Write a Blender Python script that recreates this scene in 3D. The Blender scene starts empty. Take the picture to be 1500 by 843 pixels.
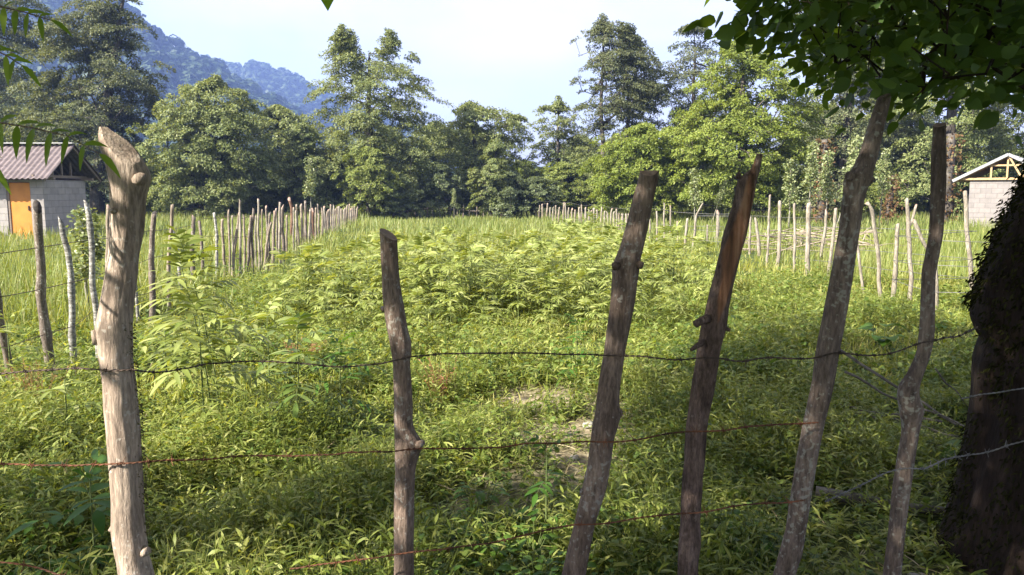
import bpy, bmesh, math, random
import numpy as np
from mathutils import Vector, Matrix, noise as mnoise

random.seed(7)
RNG = np.random.default_rng(7)
C = bpy.context.scene.collection
SC = bpy.context.scene
R = math.radians

# ------------------------------------------------------------------ camera, sky, sun, exposure
F, CX, CY = 1155.0, 750.0, 421.5          # focal length and centre in photo pixels
HZ = 279.0                                # photo row of the horizon
PITCH = math.atan((CY - HZ) / F)
CAMZ = 1.6
cam_d = bpy.data.cameras.new('camera'); cam = bpy.data.objects.new('camera', cam_d); C.objects.link(cam)
cam_d.sensor_width = 36; cam_d.lens = 36 * F / 1500.0
cam_d.clip_start = 0.05; cam_d.clip_end = 6000
cam.location = (0, 0, CAMZ); cam.rotation_euler = (math.pi / 2 - PITCH, 0, 0)
SC.camera = cam

SUN = Vector((-0.66, -0.43, 0.62)).normalized()
EL = math.asin(SUN.z); AZ = math.atan2(SUN.x, SUN.y)
w = bpy.data.worlds.new('World'); SC.world = w; w.use_nodes = True
nt = w.node_tree; nt.nodes.clear()
sky = nt.nodes.new('ShaderNodeTexSky'); sky.sky_type = 'NISHITA'; sky.sun_disc = False
sky.sun_elevation = EL; sky.sun_rotation = AZ
sky.air_density = 1.2; sky.dust_density = 2.2; sky.ozone_density = 1.5
bg = nt.nodes.new('ShaderNodeBackground'); bg.inputs['Strength'].default_value = 0.075
wo = nt.nodes.new('ShaderNodeOutputWorld')
tc = nt.nodes.new('ShaderNodeTexCoord'); mp = nt.nodes.new('ShaderNodeMapping')
mp.inputs['Scale'].default_value = (2.2, 2.2, 5.0)
cn = nt.nodes.new('ShaderNodeTexNoise'); cn.inputs['Scale'].default_value = 1.6; cn.inputs['Detail'].default_value = 5; cn.inputs['Roughness'].default_value = 0.5
cr = nt.nodes.new('ShaderNodeMapRange'); cr.inputs['From Min'].default_value = 0.38; cr.inputs['From Max'].default_value = 0.68
cr.inputs['To Min'].default_value = 0.36; cr.inputs['To Max'].default_value = 0.95
mx = nt.nodes.new('ShaderNodeMix'); mx.data_type = 'RGBA'
mx.inputs['B'].default_value = (4.9, 4.6, 4.85, 1)       # thin bright cloud veil
L = nt.links.new
L(tc.outputs['Generated'], mp.inputs['Vector']); L(mp.outputs['Vector'], cn.inputs['Vector'])
L(cn.outputs['Fac'], cr.inputs['Value']); L(cr.outputs['Result'], mx.inputs['Factor'])
L(sky.outputs['Color'], mx.inputs['A']); L(mx.outputs['Result'], bg.inputs['Color']); L(bg.outputs['Background'], wo.inputs['Surface'])

sd = bpy.data.lights.new('sun', 'SUN'); sd.energy = 5.0; sd.angle = R(0.55); sd.color = (1.0, 0.93, 0.80)
so = bpy.data.objects.new('sun', sd); C.objects.link(so)
so.rotation_euler = SUN.to_track_quat('Z', 'Y').to_euler()
vs = SC.view_settings; vs.view_transform = 'Standard'; vs.look = 'None'; vs.exposure = 2.12; vs.gamma = 1.0; vs.use_curve_mapping = False
cy = SC.cycles
cy.max_bounces = 6; cy.diffuse_bounces = 4; cy.glossy_bounces = 2; cy.transmission_bounces = 4; cy.volume_bounces = 0; cy.transparent_max_bounces = 4
cy.caustics_reflective = False; cy.caustics_refractive = False
cy.use_denoising = True

# ------------------------------------------------------------------ projection helpers
cp, sp_ = math.cos(PITCH), math.sin(PITCH)
def ray(px, py):
    u = (px - CX) / F; v = (CY - py) / F
    return Vector((u, cp + v * sp_, -sp_ + v * cp))
def atY(px, py, Y):
    d = ray(px, py); return Vector((0, 0, CAMZ)) + d * (Y / d.y)
def gnd(px, py, z=0.0):
    d = ray(px, py); return Vector((0, 0, CAMZ)) + d * ((z - CAMZ) / d.z)
def proj(P):
    P = np.atleast_2d(P); x = P[:, 0]; y = P[:, 1]; z = P[:, 2] - CAMZ
    dep = y * cp - z * sp_; up = y * sp_ + z * cp
    dep = np.where(dep < 0.05, 0.05, dep)
    return CX + F * x / dep, CY - F * up / dep, dep

# ------------------------------------------------------------------ numpy noise
def vnoise(x, y, seed=0):
    xi = np.floor(x).astype(np.int64); yi = np.floor(y).astype(np.int64)
    fx = x - xi; fy = y - yi; fx = fx * fx * (3 - 2 * fx); fy = fy * fy * (3 - 2 * fy)
    def h(a, b):
        n = (a * 374761393 + b * 668265263 + seed * 974711) & 0x7fffffff
        n = ((n ^ (n >> 13)) * 1274126177) & 0x7fffffff
        return ((n ^ (n >> 16)) & 0xffff) / 65535.0
    return (h(xi, yi) * (1 - fx) + h(xi + 1, yi) * fx) * (1 - fy) + (h(xi, yi + 1) * (1 - fx) + h(xi + 1, yi + 1) * fx) * fy
def fbm(x, y, seed=0, o=3):
    s = 0; a = 0.5
    for i in range(o):
        s = s + a * vnoise(x * 2 ** i, y * 2 ** i, seed + i * 17); a *= 0.5
    return s
def sstep(x, a, b):
    t = np.clip((x - a) / (b - a), 0, 1); return t * t * (3 - 2 * t)
def hgt(x, y):
    x = np.asarray(x, float); y = np.asarray(y, float)
    k = 1 - sstep(np.abs(y), 14, 40)
    return (fbm(x * 0.55, y * 0.55, 3) - 0.45) * 0.16 * k + (fbm(x * 2.1, y * 2.1, 9) - 0.45) * 0.05 * k
BARE = [(800, 582, .42, .9), (852, 628, .38, .9), (905, 600, .30, .8), (990, 560, .28, .7), (1075, 582, .30, .8), (760, 640, .35, .75), (860, 668, .34, .8),
        (790, 700, .3, .7), (1265, 640, .45, .4), (1250, 690, .35, .45), (1330, 850, .25, .3), (700, 760, .3, .5), (530, 840, .2, .9), (120, 560, .5, .35), (940, 470, .5, .3)]
BARE = [(gnd(a, b).x, gnd(a, b).y, r, s) for a, b, r, s in BARE]
def bare(x, y):
    b = np.zeros_like(np.asarray(x, float))
    for bx, by, r, s in BARE:
        b = np.maximum(b, s * np.exp(-(((x - bx) / (r * 1.5)) ** 2 + ((y - by) / (r * 1.1)) ** 2)))
    b = b * (0.6 + 0.9 * fbm(x * 3.1, y * 3.1, 31))
    return np.clip(b, 0, 1)

# ------------------------------------------------------------------ mesh helpers
def mesh_np(name, V, faces, mats=(), mi=None, smooth=False):
    me = bpy.data.meshes.new(name)
    V = np.asarray(V, np.float32); me.vertices.add(len(V)); me.vertices.foreach_set('co', V.ravel())
    tot = []; idx = []
    for f in faces:
        f = np.asarray(f, np.int32)
        if len(f): tot.append(np.full(len(f), f.shape[1], np.int32)); idx.append(f.ravel())
    tot = np.concatenate(tot); idx = np.concatenate(idx)
    me.loops.add(len(idx)); me.loops.foreach_set('vertex_index', idx)
    st = np.zeros(len(tot), np.int32); st[1:] = np.cumsum(tot)[:-1]
    me.polygons.add(len(tot)); me.polygons.foreach_set('loop_start', st); me.polygons.foreach_set('loop_total', tot)
    for m in mats: me.materials.append(m)
    if mi is not None: me.polygons.foreach_set('material_index', np.asarray(mi, np.int32))
    if smooth: me.polygons.foreach_set('use_smooth', np.ones(len(tot), bool))
    me.update(calc_edges=True); return me
def attr(me, name, vals):
    a = me.attributes.new(name, 'FLOAT', 'POINT'); a.data.foreach_set('value', np.asarray(vals, np.float32))
def link(name, me, parent=None, loc=None):
    o = bpy.data.objects.new(name, me); C.objects.link(o)
    if parent: o.parent = parent
    if loc is not None: o.location = loc
    return o
def tag(o, label=None, cat=None, group=None, kind=None):
    if label: o['label'] = label
    if cat: o['category'] = cat
    if group: o['group'] = group
    if kind: o['kind'] = kind
    return o
def empty(name, loc, label, cat, group=None):
    o = bpy.data.objects.new(name, None); C.objects.link(o); o.location = loc; o.empty_display_size = 0.2
    return tag(o, label, cat, group)
def norm(a):
    return a / np.maximum(np.linalg.norm(a, axis=1, keepdims=True), 1e-9)

PROF_LANCE = ((0, .12), (.3, .9), (.62, .72), (1, 0))
PROF_KITE = ((0, 0.1), (.45, 1), (1, 0))
PROF_OVATE = ((0, .1), (.14, .72), (.38, 1), (.7, .74), (1, 0.02))
PROF_BLADE = ((0, .75), (.4, 1), (.75, .7), (1, 0.03))
def leaf_arrays(base, d, up, Ln, Wd, droop, prof=PROF_LANCE, fold=0.0):
    """leaves as little folded strips: base/d/up (n,3), length, width, droop (n,)"""
    base = np.asarray(base, float); n = len(base); d = norm(np.asarray(d, float)); up = np.asarray(up, float)
    side = norm(np.cross(d, up)); nn = np.cross(side, d)
    S = len(prof); k = 3 if fold else 2
    V = np.zeros((n, S, k, 3))
    for i, (t, wv) in enumerate(prof):
        c = base + d * (Ln * t)[:, None]; c[:, 2] -= droop * Ln * t * t
        hw = (Wd * wv * 0.5)[:, None]
        if fold:
            V[:, i, 0] = c - side * hw + nn * hw * fold; V[:, i, 1] = c; V[:, i, 2] = c + side * hw + nn * hw * fold
        else:
            V[:, i, 0] = c - side * hw; V[:, i, 1] = c + side * hw
    q = []
    for i in range(S - 1):
        for j in range(k - 1):
            a = i * k + j; q.append((a, a + 1, a + 1 + k, a + k))
    q = np.array(q); off = (np.arange(n) * S * k)[:, None, None]
    return V.reshape(-1, 3), (q[None] + off).reshape(-1, 4)
def prisms(A, B, ra, rb, n=5):
    """tapered n-gon tubes from A to B"""
    A = np.asarray(A, float); B = np.asarray(B, float); ra = np.asarray(ra, float); rb = np.asarray(rb, float)
    d = norm(B - A); ref = np.where(np.abs(d[:, 2:3]) > .9, np.array([[1., 0, 0]]), np.array([[0, 0, 1.]]))
    s = norm(np.cross(d, ref)); t = np.cross(d, s)
    V = np.zeros((len(A), 2, n, 3))
    for i in range(n):
        a = 2 * math.pi * i / n; o = s * math.cos(a) + t * math.sin(a)
        V[:, 0, i] = A + o * ra[:, None]; V[:, 1, i] = B + o * rb[:, None] + d * (rb[:, None] * .3)
    q = np.array([(i, (i + 1) % n, n + (i + 1) % n, n + i) for i in range(n)])
    off = (np.arange(len(A)) * 2 * n)[:, None, None]
    return V.reshape(-1, 3), (q[None] + off).reshape(-1, 4)
def tube(pts, rad, n=8, cap=True):
    """one continuous tube along pts"""
    P = np.asarray(pts, float); m = len(P); T = np.gradient(P, axis=0); T = norm(T)
    ref = np.array([0, 0, 1.]) if abs(T[0, 2]) < .9 else np.array([1., 0, 0])
    s = np.cross(T, ref); s = norm(s); t = np.cross(s, T)
    rad = np.broadcast_to(np.asarray(rad, float), (m,))
    a = np.arange(n) * 2 * math.pi / n
    V = P[:, None] + rad[:, None, None] * (s[:, None] * np.cos(a)[None, :, None] + t[:, None] * np.sin(a)[None, :, None])
    q = [(i * n + j, i * n + (j + 1) % n, (i + 1) * n + (j + 1) % n, (i + 1) * n + j) for i in range(m - 1) for j in range(n)]
    V = V.reshape(-1, 3); fs = [np.array(q)]
    if cap:
        V = np.vstack([V, P[0], P[-1]])
        fs.append(np.array([(j, len(V) - 2, (j + 1) % n) for j in range(n)] + [((m - 1) * n + (j + 1) % n, len(V) - 1, (m - 1) * n + j) for j in range(n)]))
    return V, fs
def merge(parts):
    """parts: list of (V, [faces...]) -> V, [faces...]"""
    Vs = []; fs = []; o = 0
    for V, F_ in parts:
        Vs.append(V)
        for f in F_: fs.append(np.asarray(f) + o)
        o += len(V)
    return np.vstack(Vs), fs
def box(x0, x1, y0, y1, z0, z1):
    V = np.array([(x, y, z) for z in (z0, z1) for y in (y0, y1) for x in (x0, x1)], float)
    return V, [np.array([(0, 2, 3, 1), (4, 5, 7, 6), (0, 1, 5, 4), (2, 6, 7, 3), (0, 4, 6, 2), (1, 3, 7, 5)])]
def bar(a, b, w_, h_):
    """rectangular beam from a to b"""
    a = np.array(a, float); b = np.array(b, float); d = (b - a) / np.linalg.norm(b - a)
    ref = np.array([0, 0, 1.]) if abs(d[2]) < .95 else np.array([0., 1, 0])
    s = np.cross(d, ref); s /= np.linalg.norm(s); u = np.cross(s, d)
    V = [p + s * i * w_ / 2 + u * j * h_ / 2 for p in (a, b) for j in (-1, 1) for i in (-1, 1)]
    return np.array(V), [np.array([(0, 2, 3, 1), (4, 5, 7, 6), (0, 1, 5, 4), (2, 6, 7, 3), (0, 4, 6, 2), (1, 3, 7, 5)])]

# ------------------------------------------------------------------ materials
def newmat(name):
    m = bpy.data.materials.new(name); m.use_nodes = True; n = m.node_tree; n.nodes.clear()
    return m, n, n.nodes.new, n.links.new
def ramp(N, stops):
    r = N('ShaderNodeValToRGB'); e = r.color_ramp.elements
    while len(e) < len(stops): e.new(0.5)
    for el, (p, c) in zip(e, stops): el.position = p; el.color = (*c, 1)
    return r
def leafmat(name, cols, trans=0.35, rough=0.5, spec=0.35, tcol=None, patch=0.0, pscale=0.6):
    m, n, N, K = newmat(name)
    geo = N('ShaderNodeNewGeometry'); st = [(i / max(1, len(cols) - 1), c) for i, c in enumerate(cols)]
    rp = ramp(N, st)
    tcn = N('ShaderNodeTexCoord'); nz = N('ShaderNodeTexNoise'); nz.inputs['Scale'].default_value = pscale; nz.inputs['Detail'].default_value = 3
    K(tcn.outputs['Object'], nz.inputs['Vector'])
    mr = N('ShaderNodeMapRange'); mr.inputs['From Min'].default_value = .3; mr.inputs['From Max'].default_value = .7
    mr.inputs['To Min'].default_value = -patch; mr.inputs['To Max'].default_value = patch
    K(nz.outputs['Fac'], mr.inputs['Value'])
    ad = N('ShaderNodeMath'); ad.operation = 'ADD'; ad.use_clamp = True
    K(geo.outputs['Random Per Island'], ad.inputs[0]); K(mr.outputs['Result'], ad.inputs[1])
    K(ad.outputs[0], rp.inputs['Fac'])
    b = N('ShaderNodeBsdfPrincipled'); b.inputs['Roughness'].default_value = rough; b.inputs['Specular IOR Level'].default_value = spec
    K(rp.outputs['Color'], b.inputs['Base Color'])
    t = N('ShaderNodeBsdfTranslucent'); mg = N('ShaderNodeMix'); mg.data_type = 'RGBA'; mg.blend_type = 'MULTIPLY'
    mg.inputs['Factor'].default_value = 1; mg.inputs['B'].default_value = (*(tcol or (1.5, 1.35, .5)), 1)
    K(rp.outputs['Color'], mg.inputs['A']); K(mg.outputs['Result'], t.inputs['Color'])
    ms = N('ShaderNodeMixShader'); ms.inputs['Fac'].default_value = trans
    K(b.outputs[0], ms.inputs[1]); K(t.outputs[0], ms.inputs[2])
    o = N('ShaderNodeOutputMaterial'); K(ms.outputs[0], o.inputs['Surface'])
    return m
def barkmat(name, dark, mid, light, lichen=0.0, stretch=0.18, scale=18, lcol=(.42, .42, .38), bump=.5, birch=False):
    m, n, N, K = newmat(name)
    tcn = N('ShaderNodeTexCoord'); mp = N('ShaderNodeMapping'); mp.inputs['Scale'].default_value = (1, 1, stretch)
    if birch: mp.inputs['Scale'].default_value = (.45, .45, 1.3)
    K(tcn.outputs['Object'], mp.inputs['Vector'])
    a = N('ShaderNodeTexNoise'); a.inputs['Scale'].default_value = scale; a.inputs['Detail'].default_value = 7; a.inputs['Roughness'].default_value = .62
    K(mp.outputs['Vector'], a.inputs['Vector'])
    rp = ramp(N, [(.28, dark), (.5, mid), (.74, light)]); K(a.outputs['Fac'], rp.inputs['Fac'])
    big = N('ShaderNodeTexNoise'); big.inputs['Scale'].default_value = 4; big.inputs['Detail'].default_value = 3; K(tcn.outputs['Object'], big.inputs['Vector'])
    mr0 = N('ShaderNodeMapRange'); mr0.inputs['From Min'].default_value = .3; mr0.inputs['From Max'].default_value = .7; mr0.inputs['To Min'].default_value = .72; mr0.inputs['To Max'].default_value = 1.25
    K(big.outputs['Fac'], mr0.inputs['Value'])
    fi = N('ShaderNodeTexNoise'); fi.inputs['Scale'].default_value = scale * 5; fi.inputs['Detail'].default_value = 5; fi.inputs['Roughness'].default_value = .7; K(mp.outputs['Vector'], fi.inputs['Vector'])
    mrf = N('ShaderNodeMapRange'); mrf.inputs['From Min'].default_value = .34; mrf.inputs['From Max'].default_value = .66; mrf.inputs['To Min'].default_value = .55; mrf.inputs['To Max'].default_value = 1.4; K(fi.outputs['Fac'], mrf.inputs['Value'])
    pit = N('ShaderNodeTexVoronoi'); pit.inputs['Scale'].default_value = scale * 2.6; pit.inputs['Randomness'].default_value = 1; K(mp.outputs['Vector'], pit.inputs['Vector'])
    mrp = N('ShaderNodeMapRange'); mrp.inputs['From Min'].default_value = .05; mrp.inputs['From Max'].default_value = .3; mrp.inputs['To Min'].default_value = .62; mrp.inputs['To Max'].default_value = 1.0; K(pit.outputs['Distance'], mrp.inputs['Value'])
    mm = N('ShaderNodeMath'); mm.operation = 'MULTIPLY'; K(mr0.outputs['Result'], mm.inputs[0]); K(mrf.outputs['Result'], mm.inputs[1])
    mm2 = N('ShaderNodeMath'); mm2.operation = 'MULTIPLY'; K(mm.outputs[0], mm2.inputs[0]); K(mrp.outputs['Result'], mm2.inputs[1])
    vm = N('ShaderNodeVectorMath'); vm.operation = 'SCALE'; K(rp.outputs['Color'], vm.inputs[0]); K(mm2.outputs[0], vm.inputs['Scale'])
    li = N('ShaderNodeTexNoise'); li.inputs['Scale'].default_value = 60; li.inputs['Detail'].default_value = 4; K(tcn.outputs['Object'], li.inputs['Vector'])
    lm = N('ShaderNodeMath'); lm.operation = 'MULTIPLY_ADD'; lm.inputs[1].default_value = .55
    K(big.outputs['Fac'], lm.inputs[0]); K(li.outputs['Fac'], lm.inputs[2])
    mr = N('ShaderNodeMapRange'); thr = 1.0 - lichen * .32; mr.inputs['From Min'].default_value = thr - .03; mr.inputs['From Max'].default_value = thr + .06
    mr.inputs['To Max'].default_value = .6 if lichen else 0
    K(lm.outputs[0], mr.inputs['Value'])
    mx = N('ShaderNodeMix'); mx.data_type = 'RGBA'; mx.inputs['B'].default_value = (*lcol, 1); K(mr.outputs['Result'], mx.inputs['Factor']); K(vm.outputs[0], mx.inputs['A'])
    # 'bare' vertex attribute: stripped orange-brown wood, 'moss': green growth
    at = N('ShaderNodeAttribute'); at.attribute_name = 'bare'
    wv = N('ShaderNodeTexNoise'); wv.inputs['Scale'].default_value = 55; mp2 = N('ShaderNodeMapping'); mp2.inputs['Scale'].default_value = (1, 1, .06)
    K(tcn.outputs['Object'], mp2.inputs['Vector']); K(mp2.outputs['Vector'], wv.inputs['Vector'])
    wr = ramp(N, [(.3, (.07, .038, .024)), (.55, (.23, .115, .065)), (.8, (.38, .235, .15))]); K(wv.outputs['Fac'], wr.inputs['Fac'])
    mx2 = N('ShaderNodeMix'); mx2.data_type = 'RGBA'; K(at.outputs['Fac'], mx2.inputs['Factor']); K(mx.outputs['Result'], mx2.inputs['A']); K(wr.outputs['Color'], mx2.inputs['B'])
    b = N('ShaderNodeBsdfPrincipled'); b.inputs['Roughness'].default_value = .88; b.inputs['Specular IOR Level'].default_value = .2
    K(mx2.outputs['Result'], b.inputs['Base Color'])
    bu = N('ShaderNodeBump'); bu.inputs['Strength'].default_value = bump; bu.inputs['Distance'].default_value = .02
    hs = N('ShaderNodeMath'); hs.operation = 'MULTIPLY_ADD'; hs.inputs[1].default_value = .45; K(fi.outputs['Fac'], hs.inputs[0]); K(a.outputs['Fac'], hs.inputs[2])
    K(hs.outputs[0], bu.inputs['Height']); K(bu.outputs[0], b.inputs['Normal'])
    o = N('ShaderNodeOutputMaterial'); K(b.outputs[0], o.inputs['Surface'])
    return m
def plain(name, c1, c2, scale=8, rough=.8, metal=0.0, bump=.2, detail=5, stretch=(1, 1, 1)):
    m, n, N, K = newmat(name)
    tcn = N('ShaderNodeTexCoord'); mp = N('ShaderNodeMapping'); mp.inputs['Scale'].default_value = stretch; K(tcn.outputs['Object'], mp.inputs['Vector'])
    a = N('ShaderNodeTexNoise'); a.inputs['Scale'].default_value = scale; a.inputs['Detail'].default_value = detail; K(mp.outputs['Vector'], a.inputs['Vector'])
    rp = ramp(N, [(.3, c1), (.7, c2)]); K(a.outputs['Fac'], rp.inputs['Fac'])
    b = N('ShaderNodeBsdfPrincipled'); b.inputs['Roughness'].default_value = rough; b.inputs['Metallic'].default_value = metal; b.inputs['Specular IOR Level'].default_value = .3
    K(rp.outputs['Color'], b.inputs['Base Color'])
    bu = N('ShaderNodeBump'); bu.inputs['Strength'].default_value = bump; bu.inputs['Distance'].default_value = .02; K(a.outputs['Fac'], bu.inputs['Height']); K(bu.outputs[0], b.inputs['Normal'])
    o = N('ShaderNodeOutputMaterial'); K(b.outputs[0], o.inputs['Surface'])
    return m
def blockmat(name, c1, c2, mortar):
    m, n, N, K = newmat(name)
    tcn = N('ShaderNodeTexCoord'); sx = N('ShaderNodeSeparateXYZ'); K(tcn.outputs['Object'], sx.inputs[0])
    ad = N('ShaderNodeMath'); K(sx.outputs['X'], ad.inputs[0]); K(sx.outputs['Y'], ad.inputs[1])
    cx = N('ShaderNodeCombineXYZ'); K(ad.outputs[0], cx.inputs['X']); K(sx.outputs['Z'], cx.inputs['Y'])
    br = N('ShaderNodeTexBrick'); br.inputs['Scale'].default_value = 1; br.inputs['Brick Width'].default_value = .42; br.inputs['Row Height'].default_value = .21
    br.inputs['Mortar Size'].default_value = .008; br.inputs['Mortar Smooth'].default_value = .3
    br.inputs['Color1'].default_value = (*c1, 1); br.inputs['Color2'].default_value = (*c2, 1); br.inputs['Mortar'].default_value = (*mortar, 1)
    K(cx.outputs[0], br.inputs['Vector'])
    a = N('ShaderNodeTexNoise'); a.inputs['Scale'].default_value = 5; a.inputs['Detail'].default_value = 6; K(tcn.outputs['Object'], a.inputs['Vector'])
    mr = N('ShaderNodeMapRange'); mr.inputs['To Min'].default_value = .7; mr.inputs['To Max'].default_value = 1.25; K(a.outputs['Fac'], mr.inputs['Value'])
    vm = N('ShaderNodeVectorMath'); vm.operation = 'SCALE'; K(br.outputs['Color'], vm.inputs[0]); K(mr.outputs['Result'], vm.inputs['Scale'])
    b = N('ShaderNodeBsdfPrincipled'); b.inputs['Roughness'].default_value = .9; K(vm.outputs[0], b.inputs['Base Color'])
    bu = N('ShaderNodeBump'); bu.inputs['Strength'].default_value = .5; bu.inputs['Distance'].default_value = .01; K(br.outputs['Fac'], bu.inputs['Height']); bu.invert = True; K(bu.outputs[0], b.inputs['Normal'])
    o = N('ShaderNodeOutputMaterial'); K(b.outputs[0], o.inputs['Surface'])
    return m

# ground
def groundmat():
    m, n, N, K = newmat('field_soil_and_turf')
    tcn = N('ShaderNodeTexCoord')
    a = N('ShaderNodeTexNoise'); a.inputs['Scale'].default_value = 3.5; a.inputs['Detail'].default_value = 9; a.inputs['Roughness'].default_value = .7; K(tcn.outputs['Object'], a.inputs['Vector'])
    g = ramp(N, [(.3, (.028, .034, .012)), (.5, (.055, .075, .022)), (.7, (.10, .12, .035))]); K(a.outputs['Fac'], g.inputs['Fac'])
    d = ramp(N, [(.3, (.14, .105, .07)), (.5, (.25, .20, .135)), (.72, (.40, .34, .25))])
    a2 = N('ShaderNodeTexNoise'); a2.inputs['Scale'].default_value = 14; a2.inputs['Detail'].default_value = 8; K(tcn.outputs['Object'], a2.inputs['Vector']); K(a2.outputs['Fac'], d.inputs['Fac'])
    at = N('ShaderNodeAttribute'); at.attribute_name = 'bare'
    mx = N('ShaderNodeMix'); mx.data_type = 'RGBA'; K(at.outputs['Fac'], mx.inputs['Factor']); K(g.outputs['Color'], mx.inputs['A']); K(d.outputs['Color'], mx.inputs['B'])
    b = N('ShaderNodeBsdfPrincipled'); b.inputs['Roughness'].default_value = .95; b.inputs['Specular IOR Level'].default_value = .1; K(mx.outputs['Result'], b.inputs['Base Color'])
    bu = N('ShaderNodeBump'); bu.inputs['Strength'].default_value = .7; bu.inputs['Distance'].default_value = .03; K(a2.outputs['Fac'], bu.inputs['Height']); K(bu.outputs[0], b.inputs['Normal'])
    o = N('ShaderNodeOutputMaterial'); K(b.outputs[0], o.inputs['Surface']); return m
M = {}
M['ground'] = groundmat()
M['weed'] = leafmat('low_weed_leaf', [(0.105, 0.145, 0.026), (0.16, 0.205, 0.038), (0.22, 0.26, 0.058), (0.31, 0.325, 0.105)], .40, .5, .22, (1.5, 1.3, .45), patch=.25, pscale=.9)
M['meadow'] = leafmat('meadow_grass', [(0.16, 0.19, 0.036), (0.225, 0.25, 0.052), (0.285, 0.3, 0.078), (0.37, 0.345, 0.14)], .4, .55, .22, patch=.3, pscale=.35)
M['tall'] = leafmat('tall_feather_grass', [(0.12, 0.165, 0.035), (0.165, 0.21, 0.048), (0.21, 0.24, 0.066), (0.27, 0.275, 0.11)], .35, .5, patch=.3, pscale=.3)
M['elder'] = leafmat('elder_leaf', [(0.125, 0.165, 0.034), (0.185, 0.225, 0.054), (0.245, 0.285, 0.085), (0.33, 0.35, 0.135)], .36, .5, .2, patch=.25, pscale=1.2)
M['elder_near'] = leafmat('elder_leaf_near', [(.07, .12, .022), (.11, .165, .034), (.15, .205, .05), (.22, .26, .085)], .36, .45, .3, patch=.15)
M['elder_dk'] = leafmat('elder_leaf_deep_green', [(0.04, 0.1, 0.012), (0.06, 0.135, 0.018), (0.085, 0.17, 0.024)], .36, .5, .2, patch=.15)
M['herb'] = leafmat('broad_herb_leaf', [(0.045, 0.1, 0.012), (0.07, 0.14, 0.018), (0.1, 0.175, 0.028)], .38, .5, .18, patch=.15)
M['clover'] = leafmat('round_ground_leaf', [(0.065, 0.115, 0.022), (0.1, 0.16, 0.032), (0.145, 0.205, 0.044), (0.2, 0.245, 0.062)], .4, .5, .25, (1.5, 1.35, .45), patch=.3, pscale=.7)
M['dry'] = leafmat('dry_reddish_stalk', [(.22, .10, .05), (.30, .14, .07), (.34, .2, .1)], .2, .7, tcol=(1, 1, 1))
M['stem'] = plain('green_stem', (.07, .10, .03), (.13, .16, .05), 20)
M['t_dark'] = leafmat('dark_alder_leaf', [(0.055, 0.07, 0.034), (0.085, 0.103, 0.048), (0.12, 0.138, 0.062), (0.17, 0.18, 0.095)], .28, .55, .22, patch=.2, pscale=.35)
M['t_mid'] = leafmat('hornbeam_leaf', [(0.09, 0.12, 0.042), (0.135, 0.168, 0.058), (0.19, 0.22, 0.08), (0.25, 0.272, 0.12)], .3, .55, .22, patch=.2, pscale=.35)
M['t_light'] = leafmat('walnut_leaf', [(0.1, 0.135, 0.032), (0.145, 0.185, 0.044), (0.19, 0.225, 0.06), (0.25, 0.275, 0.09)], .34, .55, .22, patch=.2, pscale=.35)
M['t_bright'] = leafmat('bright_maple_leaf', [(0.1, 0.14, 0.024), (0.15, 0.195, 0.034), (0.195, 0.24, 0.046), (0.24, 0.275, 0.07)], .36, .55, .22, patch=.2, pscale=.35)
M['t_pale'] = leafmat('pale_poplar_leaf', [(.10, .14, .045), (.15, .19, .07), (.22, .25, .11), (.30, .32, .17)], .3, .45, .45)
M['t_grey'] = leafmat('grey_willow_leaf', [(.075, .10, .045), (.11, .14, .06), (.15, .18, .08)], .3, .5, .4)
M['over'] = leafmat('shade_toned_broad_leaf', [(0.034, 0.07, 0.018), (0.052, 0.1, 0.026), (0.075, 0.135, 0.036)], .4, .5, .2, tcol=(2.6, 2.0, .4))  # darker leaf copy; shade under the boughs put into its green
M['over_fill'] = leafmat('fill_light_upper_leaf', [(.05, .10, .018), (.07, .13, .024), (.09, .16, .03)], .5, .5, .2, tcol=(2.0, 1.75, .5))  # same tree's leaves, colour brightened to throw green fill light into the shade
M['walnut_near'] = leafmat('fresh_pinnate_leaf', [(0.12, 0.2, 0.026), (0.155, 0.24, 0.036), (0.19, 0.275, 0.05)], .5, .4, .35)
M['moss'] = leafmat('moss', [(0.07, 0.066, 0.03), (0.11, 0.1, 0.045), (0.15, 0.135, 0.06)], .1, .8, .1, tcol=(1, 1, .6))
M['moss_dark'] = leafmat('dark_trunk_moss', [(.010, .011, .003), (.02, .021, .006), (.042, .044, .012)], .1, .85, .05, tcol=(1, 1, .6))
M['forest'] = leafmat('far_forest_leaf', [(0.01, 0.024, 0.01), (0.017, 0.036, 0.013), (0.027, 0.05, 0.018), (0.042, 0.066, 0.023)], .15, .6, .2, patch=.2, pscale=.02)
M['rusty_ivy'] = leafmat('withered_ivy', [(0.11, 0.06, 0.03), (0.15, 0.085, 0.04), (0.1, 0.11, 0.04)], .25, .6, .2)
M['hill'] = plain('forested_hillside', (.02, .032, .012), (.04, .055, .02), .05)
M['bark_far'] = barkmat('grey_tree_bark', (.035, .03, .025), (.07, .06, .05), (.13, .115, .095), .1, .3, 3)
M['bark_pale'] = barkmat('pale_sapling_bark', (.12, .11, .09), (.20, .19, .15), (.28, .26, .21), .1, .3, 12)
M['bark_tan'] = barkmat('smooth_tan_wood', (.17, .125, .098), (.29, .226, .178), (.39, .315, .252), .22, .16, 22, (.55, .50, .43), .55)
M['bark_brown'] = barkmat('brown_bark', (.085, .059, .047), (.175, .128, .101), (.27, .205, .166), .33, .22, 24, (.36, .35, .31), .8)
M['bark_grey'] = barkmat('grey_brown_bark', (.076, .056, .046), (.158, .12, .098), (.24, .19, .155), .45, .22, 22, (.34, .34, .29), .8)
M['bark_rough'] = barkmat('flaking_dark_bark', (.036, .025, .021), (.13, .09, .075), (.24, .175, .145), .15, .3, 26, (.26, .21, .18), 1.0)
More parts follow.
